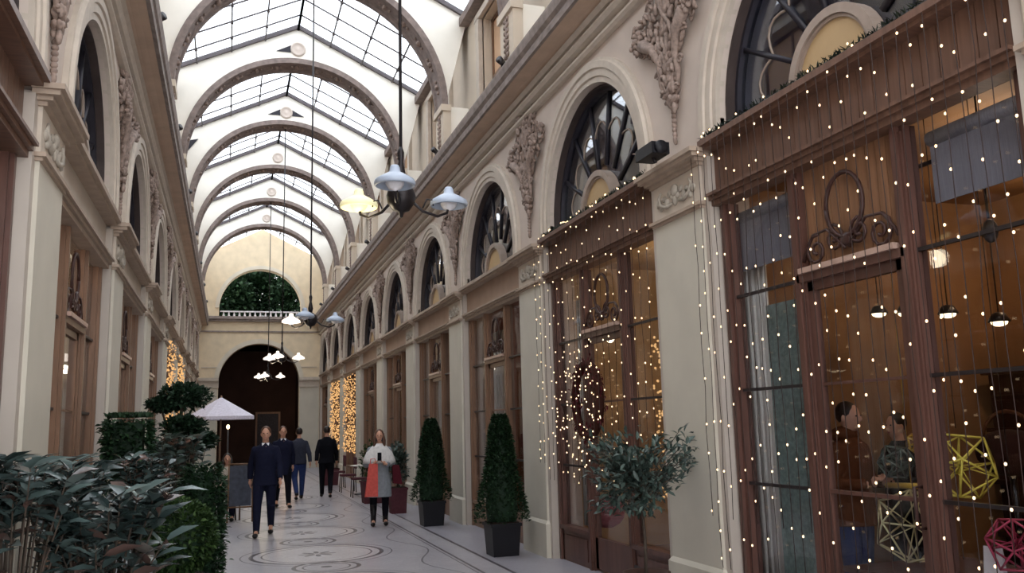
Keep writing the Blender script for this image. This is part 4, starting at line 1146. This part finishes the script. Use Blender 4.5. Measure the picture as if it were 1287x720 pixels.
def cafe_chair(loc, rz, label, m):
    root = thing('cafe_chair', label, 'chair', loc, rz, local=True, group='cafe chairs')
    q = MB(); q.box(-.21, .21, -.2, .2, .43, .48); q.build('seat', m, root)
    q = MB(); q.box(-.2, .2, -.22, -.18, .62, .92); q.build('backrest', m, root)
    for sx in (-1, 1):
        for sy in (-1, 1):
            q = MB(); q.tube([(sx * .2, sy * .2, 0), (sx * .18, sy * .18, .44)] + ([(sx * .18, -.2, .92)] if sy < 0 else []), .014, 6); q.build('leg', M['iron'], root)
    return root
def cafe_table(loc, label):
    root = thing('cafe_table', label, 'table', loc, local=True, group='cafe tables')
    q = MB(); q.lathe([(.32, .72), (.33, .735), (.32, .75)], n=20); q.build('table_top', M['marble'], root)
    q = MB(); q.tube([(0, 0, .03), (0, 0, .72)], .025, 8); q.build('pedestal', M['iron'], root)
    q = MB(); q.lathe([(.22, 0), (.22, .02), (.04, .05)], n=16); q.build('base', M['iron'], root)
cafe_table((-.35, 20.8, 0), 'round cafe table in front of the white parasol')
cafe_table((-.55, 23.6, 0), 'round cafe table behind the white parasol')
cafe_chair((-.85, 20.8, 0), -PI / 2, 'dark cafe chair left of the nearer cafe table', M['navy'])
cafe_chair((.0, 18.3, 0), PI, 'dark cafe chair with the seated person in beige', M['navy'])
cafe_chair((3.2, 22.3, 0), PI / 2, 'dark red cafe chair beside the right wall, nearest of the three', M['redseat'])
cafe_chair((3.15, 24.2, 0), PI / 2, 'dark red cafe chair beside the right wall, middle of the three', M['redseat'])
cafe_chair((3.1, 26.1, 0), PI / 2, 'dark red cafe chair beside the right wall, farthest of the three', M['redseat'])
cafe_table((3.4, 23.2, 0), 'round cafe table between the red chairs on the right')
# planter boxes with shrubs on the right
for i, (x, y, w, lab) in enumerate(((3.25, 20.4, .28, 'dark red planter box with a bushy shrub, left of the standing woman'), (3.3, 17.7, .17, 'small dark red planter with shrub behind the standing woman'), (3.05, 27.6, .25, 'far planter with a bushy shrub near the gold lit shops'))):
    root = thing('planter_shrub', lab, 'shrub', (x, y, 0)); square_pot(root, x, y, w, .5, M['redseat'])
    q = MB(); leafcloud(q, (x, y, .95), (w * 1.2, w * 1.2, .46), 900, .09, .04, .3, .4, random.Random(i)); q.build('foliage', M['leafolive' if i else 'leafbox'], root)
    q = MB(); q.tube([(x, y, .5), (x, y, .9)], .02, 6); q.build('trunk', M['bark'], root)
# menu board
root = thing('menu_board', 'slate menu board in a brown wooden easel before the seated person', 'menu board', (.3, 17.7, 0))
q = MB(); x, y = .27, 17.75
q.hexa([(x - .2, y - .1, .3), (x + .2, y - .1, .3), (x + .2, y - .07, .3), (x - .2, y - .07, .3), (x - .2, y, 1.05), (x + .2, y, 1.05), (x + .2, y + .03, 1.05), (x - .2, y + .03, 1.05)]); q.build('slate_panel', M['slate'], root)
for sx in (-1, 1):
    q = MB(); q.tube([(x + sx * .23, y - .14, 0), (x + sx * .21, y + .03, 1.15)], .018, 6); q.build('easel_leg', M['easel'], root)
q = MB(); q.tube([(x, y + .04, 1.05), (x, y + .32, 0)], .016, 6); q.build('rear_leg', M['easel'], root)
q = MB(); q.tube([(x - .23, y - .11, .28), (x + .23, y - .11, .28)], .016, 6); q.build('cross_rail', M['easel'], root)
q = MB(); q.tube([(x - .22, y + .01, 1.08), (x + .22, y + .01, 1.08)], .014, 6); q.build('cross_rail', M['easel'], root)
# cafe lamp
root = thing('cafe_lamp', 'small warm lantern on a post under the parasol edge', 'lamp', (.02, 19.6, 0))
q = MB(); q.tube([(.02, 19.6, .03), (.02, 19.6, 1.75)], .02, 8); q.lathe([(.12, 0), (.12, .03), (.03, .05)], (.02, 19.6, 0), 14); q.build('post', M['iron'], root)
q = MB(); q.ell((.02, 19.6, 1.80), (.035, .035, .05), 12, 8); q.build('lantern', M['lamp'], root)

# ------------------------------------------------------------------ people
def person(name_label, loc, rz, H=1.75, top='navy', bottom='black', hair='hairdk', pose='walk', face=True, coat_len=.78, long_hair=False, extra=None, vox=.011, coat_w=1.0, boots=False, collar=None):
    root = thing('person', name_label, 'person', loc, rz, local=True)
    s = H / 1.75
    V = lambda a, b, c: Vector((a * s, b * s, c * s))
    seated = pose == 'sit'
    hipz = .5 if seated else .93
    up = hipz - .93
    st = {'walk': .22, 'walk2': -.2, 'stand': .03, 'sit': 0}[pose]
    legs = {}
    for sx in (-1, 1):
        f = st * sx
        if seated: legs[sx] = [V(sx * .09, 0, .5), V(sx * .11, .40, .50), V(sx * .11, .38, .10), V(sx * .11, .50, .035)]
        elif f < -.05: legs[sx] = [V(sx * .09, 0, .93), V(sx * .10, .02, .52), V(sx * .09, f * 1.2, .15), V(sx * .09, f * 1.2 + .12, .04)]
        else: legs[sx] = [V(sx * .09, 0, .93), V(sx * .11, f * .6, .50), V(sx * .11, f, .09), V(sx * .12, f + .14, .035)]
    arms = {}
    for sx in (-1, 1):
        f = -st * sx
        if pose == 'stand': arms[sx] = [V(sx * .165, 0, 1.375), V(sx * .24, .02, 1.12), V(sx * .12, .22, 1.12), V(sx * .06, .28, 1.16)]
        elif seated: arms[sx] = [V(sx * .165, 0, .945), V(sx * .24, .05, .72), V(sx * .14, .28, .68), V(sx * .1, .34, .68)]
        else: arms[sx] = [V(sx * .165, 0, 1.375), V(sx * .235, f * .35 - .02, 1.12), V(sx * .25, f * .9 + .04, .90), V(sx * .25, f + .06, .82)]
    b = MB(); U = lambda z: V(0, 0, z + up)
    b.tube([V(0, 0, .9 + up), V(0, 0, 1.1 + up), V(0, .01, 1.3 + up), V(0, 0, 1.43 + up), V(0, 0, 1.47 + up)], [.13 * s, .115 * s, .135 * s, .11 * s, .06 * s], 14)
    b.tube([V(0, 0, 1.44 + up), V(0, .015, 1.56 + up)], [.06 * s, .052 * s], 10)
    hc = V(0, .025, 1.635 + up)
    b.ell(hc + V(0, -.005, .015), (.074 * s, .092 * s, .105 * s), 18, 14)
    b.ell(hc + V(0, .02, -.05), (.055 * s, .066 * s, .065 * s), 14, 10)
    b.ell(hc + V(0, .098, -.012), (.012 * s, .018 * s, .024 * s), 8, 6)
    for sx in (-1, 1): b.ell(hc + V(sx * .075, -.005, -.005), (.012 * s, .02 * s, .032 * s), 8, 6)
    for sx in (-1, 1):
        l = legs[sx]; b.tube([l[0], l[0].lerp(l[1], .4), l[1], l[1].lerp(l[2], .35), l[2]], [.088 * s, .08 * s, .056 * s, .056 * s, .036 * s], 10); b.ell(l[1], .056 * s, 10, 8); b.ell(l[0], .09 * s, 10, 8)
        b.tube([l[2], l[3] + V(0, .02, 0)], [.038 * s, .028 * s], 8)
        a = arms[sx]; b.tube([a[0], a[0].lerp(a[1], .5), a[1], a[2]], [.055 * s, .048 * s, .04 * s, .027 * s], 10); b.ell(a[0], .058 * s, 10, 8); b.ell(a[1], .04 * s, 8, 6)
        hd = (a[3] - a[2]).normalized(); pal = a[2] + hd * .05 * s; b.ell(pal, (.03 * s, .022 * s, .045 * s), 10, 8)
        w = hd.cross(Vector((0, 1, 0) if abs(hd.y) < .8 else (0, 0, 1))).normalized(); w2 = w.cross(hd)
        for fi, (o_, ln) in enumerate(((-.026, .06), (-.009, .07), (.009, .066), (.026, .052))):
            p0 = pal + hd * .035 * s + w2 * o_ * s; p1 = p0 + hd * ln * .55 * s - w * .004 * s; b.tube([p0, p1, p1 + (hd * .7 - w * sx * .5).normalized() * ln * .45 * s], [.0095 * s, .009 * s, .0075 * s], 6)
        p0 = pal - hd * .01 * s - w2 * .028 * s; b.tube([p0, p0 + (hd - w2 * .9).normalized() * .03 * s, p0 + (hd * 1.4 - w2 * .7).normalized() * .055 * s], [.012 * s, .010 * s, .008 * s], 6)
    body = b.build('body', M['skin'], root)
    rm = body.modifiers.new('continuous', 'REMESH'); rm.mode = 'VOXEL'; rm.voxel_size = vox; rm.use_smooth_shade = True
    if face:
        for sx in (-1, 1):
            e = MB(); e.ell(hc + V(sx * .03, .083, .012), (.011 * s, .008 * s, .007 * s), 8, 6); e.build('eye', M['eye'], root)
        e = MB(); e.ell(hc + V(0, .084, -.058), (.024 * s, .008 * s, .007 * s), 8, 6); e.build('mouth', M['lipm'], root)
    # hair
    h = MB(); h.ell(hc + V(0, -.022, .035), (.084 * s, .095 * s, .098 * s), 18, 12)
    if long_hair:
        h.tube([hc + V(0, -.06, .05), hc + V(0, -.07, -.06), hc + V(0, -.07, -.2)], [.07 * s, .085 * s, .06 * s], 12)
        for sx in (-1, 1): h.tube([hc + V(sx * .06, .0, .05), hc + V(sx * .085, .02, -.08), hc + V(sx * .09, .06, -.24)], [.03 * s, .035 * s, .022 * s], 8)
    h.build('hair', M[hair], root)
    # trousers
    tr_ = MB()
    for sx in (-1, 1):
        l = legs[sx]; tr_.tube([l[0] + V(0, 0, .03), l[0].lerp(l[1], .5), l[1], l[1].lerp(l[2], .5), l[2] + V(0, 0, .0)], [.105 * s, .092 * s, .072 * s, .064 * s, (.052 if not boots else .045) * s], 12)
        tr_.ell(l[1], .073 * s, 10, 8)
    tr_.ell(V(0, 0, hipz + .01), (.165 * s, .12 * s, .10 * s), 14, 10)
    o = tr_.build('trousers' if not boots else 'tights', M[bottom], root); rm = o.modifiers.new('fuse', 'REMESH'); rm.mode = 'VOXEL'; rm.voxel_size = .014; rm.use_smooth_shade = True
    for sx in (-1, 1):
        l = legs[sx]; f = MB(); f.ell(l[3] + V(0, -.04, .005), (.045 * s, .125 * s, .04 * s), 12, 8); f.tube([l[2] + V(0, 0, -.03), l[2] + V(0, 0, .03 if not boots else .3)], [.05 * s, .05 * s if not boots else .062 * s], 10)
        f.build('boot' if boots else 'shoe', M['shoe'], root)
    # coat
    c = MB(); w = coat_w
    prof = [(1.50, .068, .066), (1.465, .10, .085), (1.425, .165, .115), (1.37, .19, .135), (1.28, .19, .155), (1.12, .175, .145), (.98, .185, .15)]
    zz = coat_len
    if not seated and zz < .95: prof += [(.85, .20 * w, .155 * w), (zz, .21 * w, .17 * w)] if zz < .84 else [(zz, .19 * w, .15 * w)]
    prof = [(a_ + up, b_, c_) for a_, b_, c_ in prof]
    n = 20; vs = []
    for (z_, rx_, ry_) in prof: vs += [V(rx_ * math.cos(2 * PI * k / n), ry_ * math.sin(2 * PI * k / n), z_) for k in range(n)]
    fs = []
    for i in range(len(prof) - 1):
        for k in range(n): k2 = (k + 1) % n; fs.append((i * n + k, (i + 1) * n + k, (i + 1) * n + k2, i * n + k2))
    fs += [tuple(range(n)), tuple((len(prof) - 1) * n + k for k in range(n - 1, -1, -1))]
    c.add(vs, fs, True)
    for sx in (-1, 1):
        a = arms[sx]; c.tube([a[0], a[0].lerp(a[1], .5), a[1], a[2] + (a[1] - a[2]) * .05], [.066 * s, .064 * s, .058 * s, .046 * s], 12); c.ell(a[0], .068 * s, 12, 8); c.ell(a[1], .062 * s, 10, 8)
    o = c.build('coat', M[top], root); rm = o.modifiers.new('fuse', 'REMESH'); rm.mode = 'VOXEL'; rm.voxel_size = .014; rm.use_smooth_shade = True
    if collar:
        q = MB(); q.hexa([V(-.035, .085, 1.36 + up), V(.035, .085, 1.36 + up), V(.04, .04, 1.36 + up), V(-.04, .04, 1.36 + up), V(-.06, .07, 1.49 + up), V(.06, .07, 1.49 + up), V(.05, .0, 1.49 + up), V(-.05, .0, 1.49 + up)])
        q.v = [(a_, b_ + .045 * s if i < 4 else b_, c_) for i, (a_, b_, c_) in enumerate(q.v)]
        q.build('collar', M[collar], root)
    if extra: extra(root, s, V)
    return root
person('man in a navy coat with white collar walking toward the camera', (.62, 15.2, 0), PI - .1, 1.76, 'navy', 'navy', 'hairbr', 'walk', coat_len=.80, collar='white')
person('man with bright collar and dark coat just behind the navy-coated man', (1.2, 20.4, 0), PI + .1, 1.78, 'navy', 'black', 'hairbr', 'walk2', coat_len=.7, collar='white')
person('person in charcoal jacket and blue jeans walking away', (1.72, 22.5, 0), .1, 1.74, 'charcoal', 'jeans', 'hairdk', 'walk', face=False, coat_len=.86)
person('person in a black jacket and trousers walking away on the right', (2.42, 22.7, 0), -.1, 1.76, 'black', 'black', 'hairdk', 'walk2', face=False, coat_len=.84, coat_w=1.15)
def woman_extra(root, s, V):
    q = MB(); n = 22; prof = [(1.50, .07, .07), (1.44, .15, .11), (1.34, .24, .16), (1.2, .30, .2), (1.14, .31, .21)]; vs = []
    for (z_, a_, b_) in prof: vs += [V(a_ * math.cos(2 * PI * k / n), .02 + b_ * math.sin(2 * PI * k / n), z_ - (.03 if k % 4 == 0 and z_ < 1.2 else 0)) for k in range(n)]
    fs = [tuple(range(n))] + [(i * n + k, (i + 1) * n + k, (i + 1) * n + (k + 1) % n, i * n + (k + 1) % n) for i in range(4) for k in range(n)] + [tuple(4 * n + k for k in range(n))]
    q.add(vs, fs, True); q.build('cape', M['cream'], root)
    q = MB(); q.lathe([(.0, 1.46), (.085, 1.46), (.095, 1.5), (.08, 1.54), (.03, 1.53)], n=14, sx=s, sy=s); q.build('scarf', M['charcoal'], root)
    q = MB(); q.box(.045 * s, .105 * s - .2, .25, .29, 1.12, 1.14) if False else q.box(-.035, .035, .29, .30, 1.13, 1.27); q.build('phone', M['black'], root)
person('woman in a cream cape and grey coat holding a phone, standing on the right', (2.59, 15.65, 0), PI - .15, 1.66, 'greycoat', 'black', 'hairbr', 'stand', coat_len=.52, long_hair=True, extra=woman_extra, boots=True, coat_w=1.1)
bag = thing('coral_bag', 'coral red cloth bag hanging at the side of the standing woman', 'bag', (2.42, 15.42, .55))
q = MB(); q.hexa([(2.30, 15.38, .52), (2.52, 15.36, .52), (2.52, 15.44, .52), (2.30, 15.46, .52), (2.37, 15.40, 1.08), (2.52, 15.39, 1.08), (2.52, 15.42, 1.08), (2.37, 15.43, 1.08)]); q.build('bag_body', M['coral'], bag)
q = MB(); q.tube([(2.39, 15.41, 1.07), (2.40, 15.41, 1.16), (2.47, 15.41, 1.17), (2.5, 15.41, 1.07)], .008, 6); q.build('handle', M['coral'], bag)
bag = thing('shoulder_bag', 'wine leather shoulder bag on the right arm side of the standing woman', 'bag', (2.88, 15.6, .75))
q = MB(); q.hexa([(2.82, 15.53, .72), (2.98, 15.53, .70), (2.98, 15.63, .70), (2.82, 15.63, .72), (2.80, 15.54, 1.05), (2.93, 15.54, 1.03), (2.93, 15.62, 1.03), (2.80, 15.62, 1.05)]); q.build('bag_body', M['wine'], bag)
q = MB(); q.tube([(2.83, 15.58, 1.03), (2.80, 15.6, 1.25), (2.74, 15.62, 1.35)], .01, 6); q.build('strap', M['wine'], bag)
person('person in a beige top seated on a dark cafe chair behind the menu board', (.02, 18.28, 0), PI, 1.68, 'beige', 'navy', 'hairdk', 'sit', coat_len=.9, long_hair=True)
def hood(root, s, V):
    q = MB(); q.ell(V(0, -.03, 1.50), (.13 * s, .11 * s, .07 * s), 16, 10); q.build('hood', M['browncoat'], root)
person('person in a rust brown coat and jeans standing inside the large right shop', (R + .95, 6.06, 0), -PI * .9, 1.8, 'browncoat', 'jeans', 'hairdk', 'stand', coat_len=.80, extra=hood, vox=.009, coat_w=1.15)
person('dark-clothed person deep in the large right shop', (R + 2.0, 6.66, 0), PI / 2, 1.7, 'black', 'black', 'hairdk', 'stand', coat_len=.8, vox=.012)

# ------------------------------------------------------------------ light
w = bpy.data.worlds.new('overcast_sky'); bpy.context.scene.world = w; w.use_nodes = True
bg = w.node_tree.nodes['Background']; bg.inputs[0].default_value = (.97, .98, 1, 1); bg.inputs[1].default_value = 3.7
# ------------------------------------------------------------------ camera
cam = bpy.data.cameras.new('camera'); co = bpy.data.objects.new('camera', cam); C.objects.link(co)
f, yaw, pit, rol = 1086.65, .3186, .1578, -.0263
cam.sensor_width = 36; cam.lens = f / 1287 * 36; cam.clip_end = 200; cam.clip_start = .05
c_, s_ = math.cos(yaw), math.sin(yaw)
r0 = Vector((c_, -s_, 0)); fw = Vector((s_, c_, 0)); Z = Vector((0, 0, 1))
F = fw * math.cos(pit) + Z * math.sin(pit); U = -fw * math.sin(pit) + Z * math.cos(pit)
R2 = r0 * math.cos(rol) + U * math.sin(rol); U2 = -r0 * math.sin(rol) + U * math.cos(rol)
mt = Matrix((R2, U2, -F)).transposed().to_4x4(); mt.translation = (0, 0, 1.7)
co.matrix_world = mt
sc = bpy.context.scene; sc.camera = co
sc.view_settings.view_transform = 'Standard'; sc.view_settings.look = 'None'
sc.view_settings.exposure = 0; sc.view_settings.gamma = 1; sc.view_settings.use_curve_mapping = False
